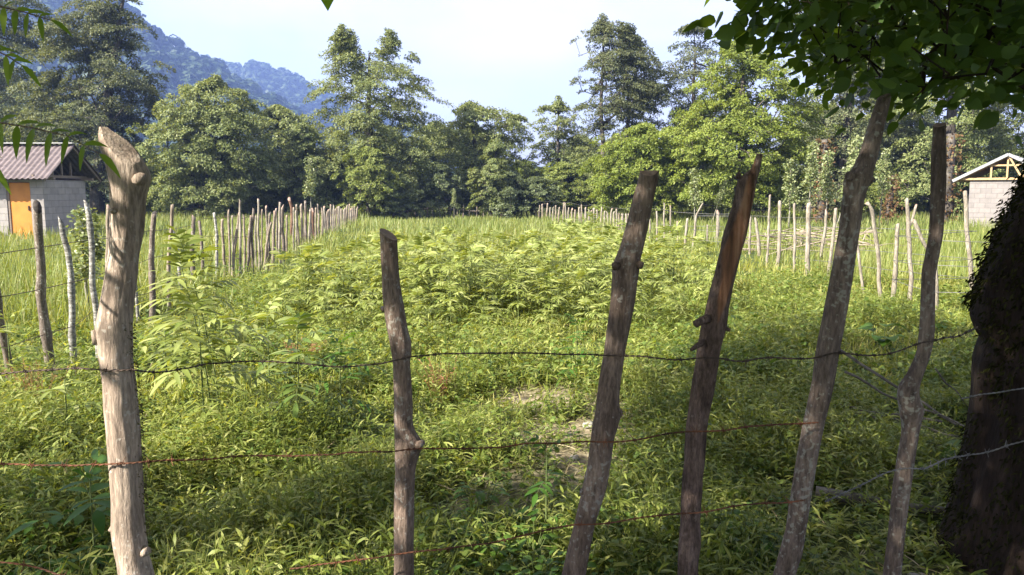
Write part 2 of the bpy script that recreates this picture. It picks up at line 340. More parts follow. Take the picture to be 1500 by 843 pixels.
M['bark_old'] = barkmat('old_dark_bark', (.008, .005, .0035), (.02, .0125, .009), (.036, .024, .017), 0, .25, 9, bump=1.0)
M['post_a'] = barkmat('weathered_post_wood', (.115, .09, .07), (.21, .17, .132), (.30, .255, .205), .2, .12, 30, (.5, .48, .42))
M['post_b'] = barkmat('grey_post_bark', (.065, .052, .043), (.145, .117, .097), (.23, .195, .16), .3, .2, 30, (.45, .44, .4))
M['post_birch'] = barkmat('mottled_birch_bark', (.03, .028, .025), (.22, .21, .19), (.5, .49, .46), .3, .3, 40, (.5, .5, .47), birch=True)
M['post_pale'] = barkmat('sun_bleached_wood', (.13, .11, .085), (.235, .205, .165), (.36, .32, .26), .15, .14, 30)
M['cut'] = plain('sawn_wood', (.20, .13, .10), (.36, .26, .2), 60, stretch=(1, 1, .2))
M['char'] = plain('dark_rotten_wood', (.012, .01, .009), (.05, .04, .035), 40)
M['rust'] = plain('rusty_wire', (.045, .025, .018), (.21, .085, .045), 9, .8, .2)
M['wire'] = plain('dark_wire', (.045, .035, .03), (.12, .085, .07), 25, .6, .5)
M['zinc'] = plain('galvanised_wire', (.13, .125, .12), (.24, .235, .23), 25, .55, .6)
M['block'] = blockmat('grey_concrete_block', (.30, .275, .26), (.245, .225, .215), (.17, .155, .145))
M['block_pale'] = blockmat('pale_concrete_block', (.21, .19, .183), (.175, .16, .156), (.12, .11, .105))
M['asbestos'] = plain('pinkish_corrugated_sheet', (.085, .068, .068), (.15, .122, .122), 3, .9, stretch=(1, 3, 1))
M['ridge'] = plain('pale_ridge_cap', (.5, .5, .5), (.62, .62, .62), 4, .6)
M['zincroof'] = plain('zinc_roof_sheet', (.20, .205, .215), (.29, .295, .31), 3, .55, .2)
M['rustroof'] = plain('rust_red_roof_sheet', (.32, .12, .07), (.45, .2, .12), 4, .7)
M['door'] = plain('orange_door_paint', (.44, .17, .03), (.54, .22, .04), 4, .55, bump=.05)
M['oldwood'] = plain('old_grey_timber', (.13, .10, .08), (.24, .19, .15), 14, .85, stretch=(1, 1, 6))
M['newwood'] = plain('golden_timber', (.30, .20, .10), (.40, .28, .15), 12, .7)
M['darkin'] = plain('dark_roof_underside', (.03, .026, .022), (.07, .06, .05), 6)
M['stone'] = plain('pale_stone', (.25, .235, .2), (.42, .40, .36), 9, .9, bump=.5)
M['deadwood'] = plain('grey_dead_wood', (.075, .065, .053), (.17, .15, .125), 24, .9, stretch=(1, 1, 1))
M['brush'] = plain('dry_brushwood', (.20, .155, .115), (.34, .28, .22), 20, .9)

# ------------------------------------------------------------------ ground sheet and hills
def sinh_axis(lo, hi, n, s):
    a = np.arcsinh(lo / s); b = np.arcsinh(hi / s); return s * np.sinh(np.linspace(a, b, n))
gx = sinh_axis(-1300, 1300, 330, 1.6); gy = sinh_axis(-300 - 5, 1500 - 5, 330, 1.6) + 5
X, Y = np.meshgrid(gx, gy); Z = hgt(X, Y)
nx, ny = len(gx), len(gy)
ii = (np.arange(ny - 1)[:, None] * nx + np.arange(nx - 1)[None]).ravel()
me = mesh_np('ground', np.stack([X, Y, Z], -1).reshape(-1, 3), [np.stack([ii, ii + 1, ii + nx + 1, ii + nx], 1)], [M['ground']], smooth=True)
attr(me, 'bare', bare(X.ravel(), Y.ravel()))
tag(link('ground', me), 'grassy field with a few bare earth patches', 'ground', kind='structure')

def hill(name, ridge, dist, depth, label, ncrown, csize, seed):
    """ridge: photo points of the skyline, at distance dist; slope runs down towards us over depth"""
    rx = np.array([p[0] for p in ridge], float); ry = np.array([p[1] for p in ridge], float)
    pxs = np.linspace(rx[0], rx[-1], 170); pys = np.interp(pxs, rx, ry)
    top = np.array([atY(a, b, dist) for a, b in zip(pxs, pys)])
    ts = np.linspace(0, 1.6, 40); G = np.zeros((len(ts), len(pxs), 3))
    for i, t in enumerate(ts):
        k = t if t <= 1 else 1 - (t - 1) * .8
        y = dist - depth * (1 - t)
        sc = y / dist
        nzv = (fbm(top[:, 0] * .012 + 5, np.full(len(pxs), y * .012), seed) - .45)
        G[i, :, 0] = top[:, 0] * sc; G[i, :, 1] = y
        G[i, :, 2] = np.maximum(-2, top[:, 2] * (k ** 1.05) - 4 + nzv * 45 * min(1, abs(1 - t) * 3))
    n_ = len(pxs); jj = (np.arange(len(ts) - 1)[:, None] * n_ + np.arange(n_ - 1)[None]).ravel()
    me = mesh_np(name, G.reshape(-1, 3), [np.stack([jj, jj + 1, jj + n_ + 1, jj + n_], 1)], [M['hill']], smooth=True)
    tag(link(name, me), label, 'hill', kind='structure')
    g = np.random.default_rng(seed)
    fi = g.uniform(3, 26.5, ncrown); fj = g.uniform(0, n_ - 1.01, ncrown)
    i0 = fi.astype(int); j0 = fj.astype(int); a = (fi - i0)[:, None]; b = (fj - j0)[:, None]
    P = (G[i0, j0] * (1 - a) + G[i0 + 1, j0] * a) * (1 - b) + (G[i0, j0 + 1] * (1 - a) + G[i0 + 1, j0 + 1] * a) * b
    rr = csize * g.uniform(.6, 1.35, ncrown)
    K_ = 46; u = norm(g.normal(size=(ncrown * K_, 3))); u[:, 2] = np.abs(u[:, 2]) * 1.2 - .15
    c = np.repeat(P, K_, 0); r_ = np.repeat(rr, K_)[:, None]
    pos = c + u * r_ * g.uniform(.75, 1.08, (len(c), 1)); pos[:, 2] += r_[:, 0] * .5
    d = norm(np.cross(u, g.normal(size=u.shape)))
    V, Q = leaf_arrays(pos - d * r_ * .3, d, u + g.normal(size=u.shape) * .35, r_[:, 0] * g.uniform(.5, .9, len(c)), r_[:, 0] * .55, np.zeros(len(c)), PROF_KITE)
    return V, Q
h1 = hill('wooded_hill', [(-1900, -70), (-1200, -110), (-700, -130), (-300, -120), (0, -85), (120, -40), (170, 0), (205, 18), (228, 42), (265, 64), (300, 88), (345, 118), (400, 150), (450, 185), (520, 225), (640, 262), (760, 276)],
          560, 300, 'steep wooded hillside fading blue behind the left trees', 5600, 5.2, 11)
h2 = hill('distant_ridge', [(150, 60), (280, 88), (330, 92), (375, 95), (420, 106), (455, 128), (520, 160), (600, 190), (665, 218), (760, 250), (900, 272)],
          950, 380, 'farther pale blue ridge beyond the wooded hillside', 2400, 6.5, 12)
V, fs = merge([(h1[0], [h1[1]]), (h2[0], [h2[1]])])
tag(link('forest', mesh_np('forest', V, fs, [M['forest']])), 'far forest covering both hazy hills', 'forest', kind='stuff')

# haze: even air round everything, sky outside
m, n, N, K = newmat('haze_air'); pv = N('ShaderNodeVolumePrincipled'); pv.inputs['Color'].default_value = (.30, .45, 1.0, 1); pv.inputs['Density'].default_value = 0.0006; pv.inputs['Anisotropy'].default_value = .2
o = N('ShaderNodeOutputMaterial'); K(pv.outputs[0], o.inputs['Volume'])
V, fs = box(-1400, 1400, -400, 1600, -4, 215)
hz = link('haze', mesh_np('haze', V, fs, [m])); tag(hz, 'pale blue summer haze in the valley air', 'haze', kind='stuff')

# ------------------------------------------------------------------ trees
def skeleton(trunk, clusters, g, up_pen=.55, step=.9, tip_r=.012, power=2.3):
    """branches grown from the trunk polyline to every cluster (nearest-node growth), pipe-model radii"""
    nodes = [tuple(p) for p in trunk]; par = [-1] + list(range(len(trunk) - 1))
    A = np.array(nodes); tr0 = len(trunk)
    base = np.array([trunk[0][0], trunk[0][1]])
    dist = np.hypot(clusters[:, 0] - np.interp(clusters[:, 2], A[:, 2], A[:, 0]), clusters[:, 1] - np.interp(clusters[:, 2], A[:, 2], A[:, 1]))
    buf = np.zeros((len(trunk) + len(clusters) * 8 + 8, 3)); buf[:len(trunk)] = A; cnt = len(trunk); ends = []
    for ci in np.argsort(dist):
        p = clusters[ci]; B = buf[1:cnt]
        d = np.linalg.norm(B - p, axis=1) + up_pen * np.maximum(0, B[:, 2] - p[2] + .1)
        k = int(np.argmin(d)) + 1; a = buf[k].copy(); L_ = np.linalg.norm(p - a)
        m_ = max(1, min(6, int(L_ / step)))
        prev = k
        for s_ in range(1, m_ + 1):
            t = s_ / m_; q = a * (1 - t) + p * t
            if s_ < m_: q = q + g.normal(size=3) * .06 * L_ / m_; q[2] += .10 * L_ * t * (1 - t)
            buf[cnt] = q; par.append(prev); prev = cnt; cnt += 1
        ends.append(prev)
    P = buf[:cnt]; par = np.array(par)
    r = np.zeros(cnt); r[ends] = tip_r ** power
    for i in range(cnt - 1, 0, -1): r[par[i]] += max(r[i], tip_r ** power * .5)
    r = r ** (1 / power)
    return P, par, r, tr0
def branch_mesh(P, par, r, tr0, trunk_r, name, mat, nseg=5):
    r = r.copy(); k = np.arange(tr0)
    prof = np.array(trunk_r); r[:tr0] = prof
    lim = r.copy()
    for i in range(tr0, len(r)): lim[i] = min(lim[i], lim[par[i]] * .8)
    ch = np.arange(tr0, len(P)); pa = par[ch]
    V1, Q1 = prisms(P[pa], P[ch], np.minimum(lim[pa], lim[ch] * 1.35), lim[ch], nseg)
    V2, f2 = tube(P[:tr0], prof, 10)
    V, fs = merge([(V1, [Q1]), (V2, f2)])
    return mesh_np(name, V, fs, [mat], smooth=True)
def spray_leaves(cl, outw, g, per, rad, thick, Ls, Ws, droop=.15, flat=.55, prof=PROF_KITE, fold=0.0, tilt=.45):
    """flat layered sprays of leaves round the cluster points"""
    n = len(cl); rad_ = np.broadcast_to(rad, (n,)); per = np.clip(np.round(per * np.clip(rad_ / np.percentile(rad_, 70), .12, 1.3) ** 1.7), 3, None).astype(int)
    c = np.repeat(cl, per, 0); N_ = len(c)
    nr = norm(np.column_stack([outw[:, 0] * tilt, outw[:, 1] * tilt, np.ones(n)]) + g.normal(size=(n, 3)) * .22)
    nr = np.repeat(nr, per, 0); rd = np.repeat(np.broadcast_to(rad, (n,)), per)
    o = g.normal(size=(N_, 3)); o -= nr * (o * nr).sum(1, keepdims=True); o = norm(o)
    rr = rd * np.sqrt(g.uniform(0, 1, N_))
    pos = c + o * rr[:, None] + nr * (g.normal(size=N_) * thick * rd)[:, None]
    pos[:, 2] -= droop * rr * rr / np.maximum(rd, .01)
    d = norm(o + g.normal(size=(N_, 3)) * .6); up = nr + g.normal(size=(N_, 3)) * flat
    s = g.uniform(.65, 1.35, N_)
    return leaf_arrays(pos, d, up, Ls * s, Ws * s, np.full(N_, .15), prof, fold)
def inpoly(x, y, poly):
    r = np.zeros(len(x), bool); j = len(poly) - 1
    for i in range(len(poly)):
        xi, yi = poly[i]; xj, yj = poly[j]
        if yi != yj: r ^= ((yi > y) != (yj > y)) & (x < (xj - xi) * (y - yi) / (yj - yi) + xi)
        j = i
    return r
def crown_points(poly, Y, n, g, depth=.75, hollow=.35, rad=.8, sub=5):
    """boughs of flat sprays filling the solid whose outline at distance Y is the polygon and whose depth follows its width; returns points and spray radii"""
    P = np.array(poly, float); out = []; rads = []; ys = np.linspace(P[:, 1].min(), P[:, 1].max(), 200); xs = np.linspace(P[:, 0].min(), P[:, 0].max(), 400)
    IN = np.array([inpoly(xs, np.full(400, y + .01), poly) for y in ys]); mpx = Y / F
    lo = np.array([xs[k].min() if k.any() else np.nan for k in IN]); hi = np.array([xs[k].max() if k.any() else np.nan for k in IN])
    lo = np.nan_to_num(lo, nan=np.nanmean(lo)); hi = np.nan_to_num(hi, nan=np.nanmean(hi))
    def gap(x, y):        # distance to the outline sideways, px
        i = int(np.clip((y - ys[0]) / (ys[-1] - ys[0]) * 199, 0, 199)); j = int(np.clip((x - xs[0]) / (xs[-1] - xs[0]) * 399, 0, 399)); row = IN[i]; k = j
        while k > 0 and row[k - 1]: k -= 1
        m_ = j
        while m_ < 399 and row[m_ + 1]: m_ += 1
        return max(2.0, (m_ - k) * (xs[1] - xs[0]) / 2)
    while len(out) < n:
        x = g.uniform(P[:, 0].min(), P[:, 0].max(), 400); y = g.uniform(P[:, 1].min(), P[:, 1].max(), 400)
        ok = inpoly(x, y, poly); x = x[ok]; y = y[ok]
        l = np.interp(y, ys, lo); h = np.interp(y, ys, hi); hw = np.maximum((h - l) / 2, 6); u = (x - (l + h) / 2) / hw
        dz = g.uniform(-1, 1, len(x)); rr = np.sqrt(u * u + dz * dz); keep = (rr < 1.05) & (g.uniform(0, 1, len(x)) < np.clip(hollow + rr, 0, 1))
        for a, b, c, w_ in zip(x[keep], y[keep], dz[keep], hw[keep]):
            hwm = gap(a, b) * mpx; p = atY(a, b, Y); p.y += c * min(w_ * mpx, hwm * 1.8) * depth; r_ = min(rad, hwm * .75 + .12); m_ = sub if hwm > .6 else 2
            for _ in range(m_):
                o = g.normal(size=3) * np.array([.85, .85, .42]) * r_; q = (p.x + o[0], p.y + o[1], p.z + o[2] - .25 * math.hypot(o[0], o[1])); out.append(q); rads.append(r_ * g.uniform(.55, 1.05))
    k = g.permutation(len(out))[:n]; out = [out[i] for i in k]; rads = [rads[i] for i in k]
    t_ = 0; want = n + int(n * .22)
    while len(out) < want and t_ < 6000:      # twigs in the narrow tips
        t_ += 1; a = g.uniform(P[:, 0].min(), P[:, 0].max()); b = g.uniform(P[:, 1].min(), P[:, 1].min() + .6 * (P[:, 1].max() - P[:, 1].min()))
        if inpoly(np.array([a]), np.array([b]), poly)[0] and gap(a, b) < 15:
            p = atY(a, b, Y); out.append((p.x, p.y + g.normal() * .3, p.z)); rads.append(min(rad, gap(a, b) * mpx * .8 + .1) * g.uniform(.7, 1))
    k = np.arange(len(out))
    return np.array(out)[k], np.array(rads)[k]
def tree(name, poly, Y, base, n, per, rad, Ls, mat, label, cat='tree', group=None, seed=1, bark='bark_far', top=None, tr=.22, thick=.16, flat=.5, tilt=.45, depth=.75, leaf_ratio=.55, droop=.2, hollow=.35):
    g = np.random.default_rng(seed)
    n = int(n * 1.75); per = int(per * 1.12); rad = rad * .66; Ls = Ls * .86
    cl, radv = crown_points(poly, Y, n, g, depth, hollow, rad)
    b = gnd(base, HZ + 1.6 * F / Y); b = Vector((atY(base, HZ, Y).x, Y, 0))
    pts = np.array(poly, float); ti = pts[np.argmin(pts[:, 1])]; tp = atY(ti[0], ti[1], Y) if top is None else atY(top[0], top[1], Y)
    ks = np.linspace(0, 1, 9); wob = g.normal(size=(9, 2)) * .12 * (ks * (1 - ks) * 4)[:, None]
    tz = tp.z * .93
    trunk = [(b.x + (tp.x - b.x) * k ** 1.5 + wv[0], b.y + wv[1], -.1 + (tz + .1) * k) for k, wv in zip(ks, wob)]
    P, par, r, t0 = skeleton(trunk, cl, g)
    trr = tr * (1 - ks) ** .8 + .03
    ax = np.column_stack([np.interp(cl[:, 2], [q[2] for q in trunk], [q[0] for q in trunk]), np.full(len(cl), b.y)])
    n = len(cl); ow = cl[:, :2] - ax; ow = np.column_stack([norm(ow), np.zeros(len(cl))])
    V, Q = spray_leaves(cl, ow, g, int(per * 1.25), radv * .9, thick * .8, Ls * .88, Ls * .88 * leaf_ratio, droop, flat, tilt=tilt)
    root = empty(name, b, label, cat, group); bi = Matrix.Translation(-b)
    off = np.array(b)
    link('trunk', branch_mesh(P - off, par, r, t0, trr, 'trunk', M[bark]), root)
    link('crown', mesh_np('crown', V - off, [Q], [M[mat]]), root)
    return root
def copy_tree(root, loc, rz, sc, label=None, group=None):
    r = root.copy(); C.objects.link(r); r.location = loc; r.rotation_euler = (0, 0, rz); r.scale = (sc,) * 3 if not hasattr(sc, '__len__') else sc
    if label: r['label'] = label
    if group: r['group'] = group
    for ch in list(root.children):
        c = ch.copy(); C.objects.link(c); c.parent = r
    return r

# polygons: outlines of the crowns as seen from the gate, photo pixels
T_A = tree('dark_alder_tree', [(60, 285), (30, 240), (40, 180), (22, 120), (60, 95), (52, 50), (90, 40), (95, 5), (125, -5), (150, -45), (185, -50), (190, 5), (205, 50), (192, 70), (215, 90), (232, 95), (222, 125), (240, 135), (222, 170), (238, 200), (215, 250), (205, 285)], 46, 140, 420, 120, .95, .17, 't_dark',
           'tall dense dark green tree rising behind the shed with the corrugated roof', seed=21, tr=.4, hollow=.5)
T_A0 = tree('dark_alder_tree', [(-170, 290), (-190, 150), (-150, 40), (-100, -60), (-40, -90), (10, -60), (40, -20), (70, 30), (60, 90), (75, 150), (55, 220), (60, 290)], 52, -50, 420, 100, 1.1, .2, 't_dark',
            'darkest tree at the top left corner behind the shed roof', seed=22, tr=.4, hollow=.5)
T_B = tree('spreading_walnut_tree', [(215, 300), (212, 240), (228, 200), (240, 160), (262, 150), (270, 125), (290, 132), (318, 110), (330, 135), (352, 130), (372, 150), (395, 165), (400, 230), (392, 300)], 44, 296, 330, 120, .9, .17, 't_mid',
           'rounded mid green tree with a dark forked trunk left of the tall spired tree', seed=23, tr=.26, hollow=.5)
T_B2 = tree('spreading_walnut_tree', [(375, 300), (370, 220), (385, 170), (405, 152), (425, 168), (455, 175), (470, 210), (475, 300)], 50, 420, 200, 110, .95, .18, 't_mid',
            'lower mid green tree filling the gap beside the spired tree', seed=24, tr=.2, hollow=.5)
T_C = tree('spired_hornbeam_tree', [(440, 300), (450, 255), (462, 215), (452, 172), (476, 152), (466, 124), (488, 112), (482, 88), (494, 80), (487, 58), (500, 34), (516, 52), (518, 76), (540, 84), (552, 70), (566, 80), (560, 58), (570, 40), (582, 52), (580, 82), (596, 88), (605, 68), (612, 92), (622, 110), (636, 116), (628, 140), (648, 160), (640, 190), (630, 230), (640, 300)], 48, 545, 470, 105, .85, .15, 't_mid',
           'tall airy tree with two spiky tops standing in the middle of the skyline', seed=25, tr=.3, top=(540, 60), hollow=.55)
T_D = tree('young_alder_tree', [(640, 300), (650, 235), (640, 205), (660, 180), (672, 160), (690, 148), (705, 162), (725, 160), (740, 172), (765, 168), (770, 230), (762, 300)], 52, 700, 210, 105, .9, .17, 't_mid',
           'low bushy green tree right of the spired tree above the back fence', seed=26, tr=.2, hollow=.5)
T_E = tree('slender_alder_tree', [(770, 300), (765, 240), (772, 190), (784, 165), (795, 155), (808, 160), (818, 138), (828, 158), (842, 170), (850, 200), (858, 250), (850, 300)], 54, 818, 135, 95, .8, .16, 't_mid',
           'thin small topped tree between the spired tree and the tall twin trees', seed=27, tr=.16)
T_F = tree('tall_twin_tree', [(870, 215), (852, 150), (862, 130), (848, 112), (862, 95), (842, 84), (868, 76), (856, 50), (870, 45), (882, 18), (893, 36), (896, 60), (905, 58), (908, 26), (925, 40), (932, 55), (946, 58), (952, 82), (968, 82), (972, 110), (985, 130), (960, 170), (930, 180), (905, 170), (890, 190)], 50, 880, 235, 90, .75, .15, 't_dark',
           'tallest slim dark tree with bare lower trunk against the pale sky', seed=28, tr=.17, top=(884, 24), hollow=.6)
T_F2 = tree('tall_twin_tree', [(905, 230), (898, 160), (905, 110), (912, 60), (930, 50), (945, 70), (955, 110), (965, 150), (962, 210), (945, 240)], 53, 922, 120, 90, .8, .16, 't_dark',
            'dark slim tree just right of the tallest slim tree', seed=29, tr=.17, top=(915, 40))
T_G = tree('dark_topped_alder_tree', [(985, 260), (975, 150), (982, 110), (978, 70), (990, 64), (1000, 40), (1020, 32), (1032, 50), (1048, 52), (1055, 78), (1075, 72), (1085, 100), (1085, 260)], 54, 1015, 200, 95, .85, .16, 't_dark',
           'dark tree with knobbly top behind the bright green tree', seed=30, tr=.24, top=(1018, 40), hollow=.5)
T_H = tree('bright_maple_tree', [(985, 290), (990, 235), (968, 205), (985, 180), (1005, 165), (995, 145), (1022, 120), (1040, 108), (1050, 85), (1072, 62), (1090, 58), (1108, 82), (1128, 78), (1150, 95), (1180, 120), (1195, 180), (1190, 240), (1178, 290)], 38, 1085, 420, 110, .75, .15, 't_bright',
           'bright yellow green tree with layered branches right of the slim dark trees', seed=31, tr=.24, hollow=.5)
T_H2 = tree('bright_maple_tree', [(868, 295), (872, 240), (890, 205), (915, 190), (945, 185), (975, 195), (1000, 230), (1005, 295)], 40, 930, 230, 110, .75, .15, 't_bright',
            'low bright green tree growing below the tall slim dark trees', seed=32, tr=.15, hollow=.5)
T_I = tree('shady_wood_tree', [(1170, 295), (1160, 200), (1180, 100), (1160, 40), (1200, -40), (1260, -60), (1310, 10), (1330, 100), (1320, 200), (1310, 290)], 47, 1235, 330, 100, 1.0, .19, 't_dark',
           'dark wood tree behind the pale saplings right of centre', seed=33, tr=.35)
T_J = tree('shady_wood_tree', [(1295, 290), (1290, 190), (1310, 90), (1330, 10), (1400, -40), (1450, 20), (1470, 110), (1460, 210), (1440, 290)], 44, 1385, 330, 105, .95, .17, 't_mid',
           'ivy trunked tree standing left of the small shed with timber gable', seed=34, tr=.35)
T_K = tree('shady_wood_tree', [(1430, 295), (1420, 190), (1440, 80), (1480, 0), (1560, -40), (1640, 40), (1670, 160), (1650, 295)], 46, 1540, 330, 100, 1.0, .19, 't_mid',
           'broad tree behind the roof of the small shed with timber gable', seed=35, tr=.35)
# rows of woodland behind, copies of the same kinds
gB = random.Random(5)
protos = [T_B, T_D, T_B2, T_H2, T_I, T_J, T_E]
for i, px in enumerate([-120, 10, 110, 205, 300, 390, 470, 560, 640, 700, 770, 850, 930, 1010, 1100, 1190, 1270, 1350, 1430, 1500, 1580]):
    Yb = gB.uniform(58, 68); p = protos[gB.randrange(4)] if 260 < px < 960 else protos[gB.randrange(6)]
    copy_tree(p, atY(px, HZ, Yb) - Vector((0, 0, CAMZ)), gB.uniform(0, 6.28), gB.uniform(.6, .74) if 260 < px < 560 else gB.uniform(.72, .92) if 560 <= px < 990 else gB.uniform(.95, 1.2),
              'woodland tree half hidden in the row behind the skyline trees', 'woodland trees behind the skyline trees')

# understorey shrubs along the back fence
sh1 = tree('understorey_shrub', [(0, 310), (-8, 270), (10, 240), (35, 226), (60, 238), (80, 270), (75, 310)], 40, 37, 90, 110, .5, .13, 't_light', 'rounded shrub', 'shrub', 'shrubs along the back fence', seed=41, tr=.05, depth=1.0)
sh2 = tree('understorey_shrub', [(0, 310), (0, 280), (15, 255), (40, 250), (60, 265), (66, 310)], 40, 33, 70, 110, .45, .12, 't_grey', 'grey shrub', 'shrub', 'shrubs along the back fence', seed=42, tr=.05, depth=1.0)
sh3 = tree('understorey_shrub', [(0, 310), (-6, 260), (12, 215), (30, 190), (48, 215), (62, 262), (58, 310)], 40, 28, 100, 110, .45, .13, 't_mid', 'upright shrub', 'shrub', 'shrubs along the back fence', seed=43, tr=.06, depth=1.0)
for p in (sh1, sh2, sh3): p.rotation_euler = (0, 0, .4)
slab = ['light green rounded shrub in the thicket along the back fence', 'greyish low shrub in the thicket along the back fence', 'upright mid green shrub in the thicket along the back fence']
for p, l, px in zip((sh1, sh2, sh3), slab, (250, 505, 720)):
    p.location = atY(px, HZ, 46) - Vector((0, 0, CAMZ)); p['label'] = l
for i, px in enumerate([205, 232, 280, 318, 352, 385, 418, 455, 488, 540, 575, 610, 648, 682, 745, 788, 826, 860, 905, 948, 985, 1030, 1075, 1120, 1165, 1205, 1245, 1290, 1330, 1370, 1410, 1450]):
    k = gB.choice([0, 0, 1, 2, 2]); p = (sh1, sh2, sh3)[k]
    copy_tree(p, atY(px, HZ, gB.uniform(43.5, 51)) - Vector((0, 0, CAMZ)), gB.uniform(0, 6.28), (gB.uniform(.9, 1.25), gB.uniform(.9, 1.2), gB.uniform(.75, 1.2)), slab[k])

# pale upright saplings
def sapling(seed, H, name='poplar_sapling'):
    g = np.random.default_rng(seed); ks = np.linspace(0, 1, 7)
    tr = [(g.normal() * .03 * k, g.normal() * .03 * k, H * k) for k in ks]
    n_ = 46; z = H * g.uniform(.42, 1.0, n_); rr = .34 * (1 - .55 * (z / H)) * g.uniform(.3, 1, n_); a = g.uniform(0, 6.28, n_)
    cl = np.column_stack([rr * np.cos(a), rr * np.sin(a), z]); P, par, r, t0 = skeleton(tr, cl, g, tip_r=.004)
    V, Q = spray_leaves(cl, np.column_stack([np.cos(a), np.sin(a), 0 * a]), g, 26, .16, .5, .085, .07, flat=.9, prof=PROF_KITE)
    root = empty(name, (0, 0, 0), 'x', 'sapling', 'pale saplings beyond the right fence')
    link('trunk', branch_mesh(P, par, r, t0, .026 * (1 - ks) + .008, 'trunk', M['bark_pale']), root); link('crown', mesh_np('crown', V, [Q], [M['t_pale']]), root)
    return root
sp = [sapling(51, 3.0), sapling(52, 3.4)]
sap = [(1158, 237, 30, 'short pale leaved sapling furthest left of the sapling row right of the stripped post'),
       (1186, 212, 31, 'tall pale leaved sapling with clear white stem, second of the sapling row'),
       (1212, 226, 32, 'bushy pale sapling in the middle of the sapling row'), (1226, 224, 31, 'leaning pale sapling close behind the knobbly post'),
       (1246, 205, 33, 'pale sapling mostly hidden behind the knobbly leaning post'), (1290, 222, 32, 'pale leaved sapling between the knobbly post and the crooked post'),
       (1019, 250, 34, 'thin sapling standing left of the stripped orange post'), (1043, 262, 36, 'leaning thin sapling just left of the stripped orange post'),
       (455, 232, 42, 'upright pale sapling behind the dense left fence posts'), (665, 278, 44, 'small pale sapling at the back fence near the middle'),
       (117, 312, 9.5, 'leafy seedling growing between two left fence posts')]
for i, (px, py, Y, lb) in enumerate(sap):
    t = atY(px, py, Y).z; p = sp[i % 2]; hh = (3.0, 3.4)[i % 2]
    o = p if i < 2 else copy_tree(p, (0, 0, 0), 0, 1)
    o.location = (atY(px, HZ, Y).x, Y, 0); s = t / hh; o.scale = (s if Y > 20 else s * 1.5, s if Y > 20 else s * 1.5, s); o['label'] = lb
    o.rotation_euler = (0, (.28 if i in (3, 7) else random.uniform(-.05, .05)), random.uniform(0, 6) if i not in (3, 7) else 0)
    if px < 700: o['group'] = 'pale saplings by the left and back fences'

# withered ivy on dark stumps and a bare snag
def ivy_stump(px, top, Y, rad, lb):
    g = np.random.default_rng(px); x = atY(px, HZ, Y).x; H = atY(px, top, Y).z
    zz = np.linspace(-.1, H, 10); pts = np.column_stack([g.normal(size=10) * .06, g.normal(size=10) * .06, zz])
    root = empty('ivy_clad_trunk', (x, Y, 0), lb, 'tree trunk', 'ivy clad trunks at the wood edge')
    V, f = tube(pts, np.linspace(rad, rad * .6, 10), 10); link('trunk', mesh_np('trunk', V, f, [M['bark_far']], smooth=True), root)
    n_ = 520; z = H * g.uniform(.02, 1, n_); a = g.uniform(0, 6.28, n_); rr = rad * 1.1 + np.abs(g.normal(size=n_)) * .16
    b = np.column_stack([rr * np.cos(a), rr * np.sin(a), z]); d = g.normal(size=(n_, 3)); V, Q = leaf_arrays(b, d, g.normal(size=(n_, 3)), np.full(n_, .16), np.full(n_, .11), np.zeros(n_), PROF_KITE)
    link('ivy', mesh_np('ivy', V, [Q], [M['rusty_ivy']]), root)
ivy_stump(1204, 205, 36, .22, 'reddish ivy covered trunk behind the pale saplings')
ivy_stump(1305, 258, 36, .14, 'short reddish ivy covered stump right of the knobbly post')
ivy_stump(1388, 196, 37, .30, 'tall trunk with reddish ivy left of the small timber gabled shed')

# ------------------------------------------------------------------ sheds
def corrugated(x0, x1, ya, za, yb, zb, th, period, amp):
    """corrugated sheet running from eave (ya,za) to ridge (yb,zb), waves along x, real thickness"""
    nx_ = int((x1 - x0) / period * 8); xs = np.linspace(x0, x1, nx_); wv = amp * np.cos(xs * 2 * math.pi / period)
    V = []; ny_ = 5
    for top in (1, 0):
        for t in np.linspace(0, 1, ny_):
            for x, q in zip(xs, wv): V.append((x, ya + (yb - ya) * t, za + (zb - za) * t + q + (th if top else 0)))
    V = np.array(V); f = []
    def idx(s, i, j): return s * ny_ * nx_ + i * nx_ + j
    for i in range(ny_ - 1):
        for j in range(nx_ - 1):
            f.append((idx(0, i, j), idx(0, i, j + 1), idx(0, i + 1, j + 1), idx(0, i + 1, j)))
            f.append((idx(1, i, j), idx(1, i + 1, j), idx(1, i + 1, j + 1), idx(1, i, j + 1)))
    for j in range(nx_ - 1):
        f.append((idx(0, 0, j), idx(1, 0, j), idx(1, 0, j + 1), idx(0, 0, j + 1))); f.append((idx(0, ny_ - 1, j), idx(0, ny_ - 1, j + 1), idx(1, ny_ - 1, j + 1), idx(1, ny_ - 1, j)))
    for i in range(ny_ - 1):
        f.append((idx(0, i, 0), idx(0, i + 1, 0), idx(1, i + 1, 0), idx(1, i, 0))); f.append((idx(0, i, nx_ - 1), idx(1, i, nx_ - 1), idx(1, i + 1, nx_ - 1), idx(0, i + 1, nx_ - 1)))
    return V, [np.array(f)]
def put(name, parts, mat, parent, loc=None, smooth=False):
    V, fs = merge(parts); me = mesh_np(name, V, fs, [mat]); me.polygons.foreach_set('use_smooth', np.full(len(me.polygons), smooth)); o = link(name, me, parent)
    if loc is not None: o.location = loc
    return o
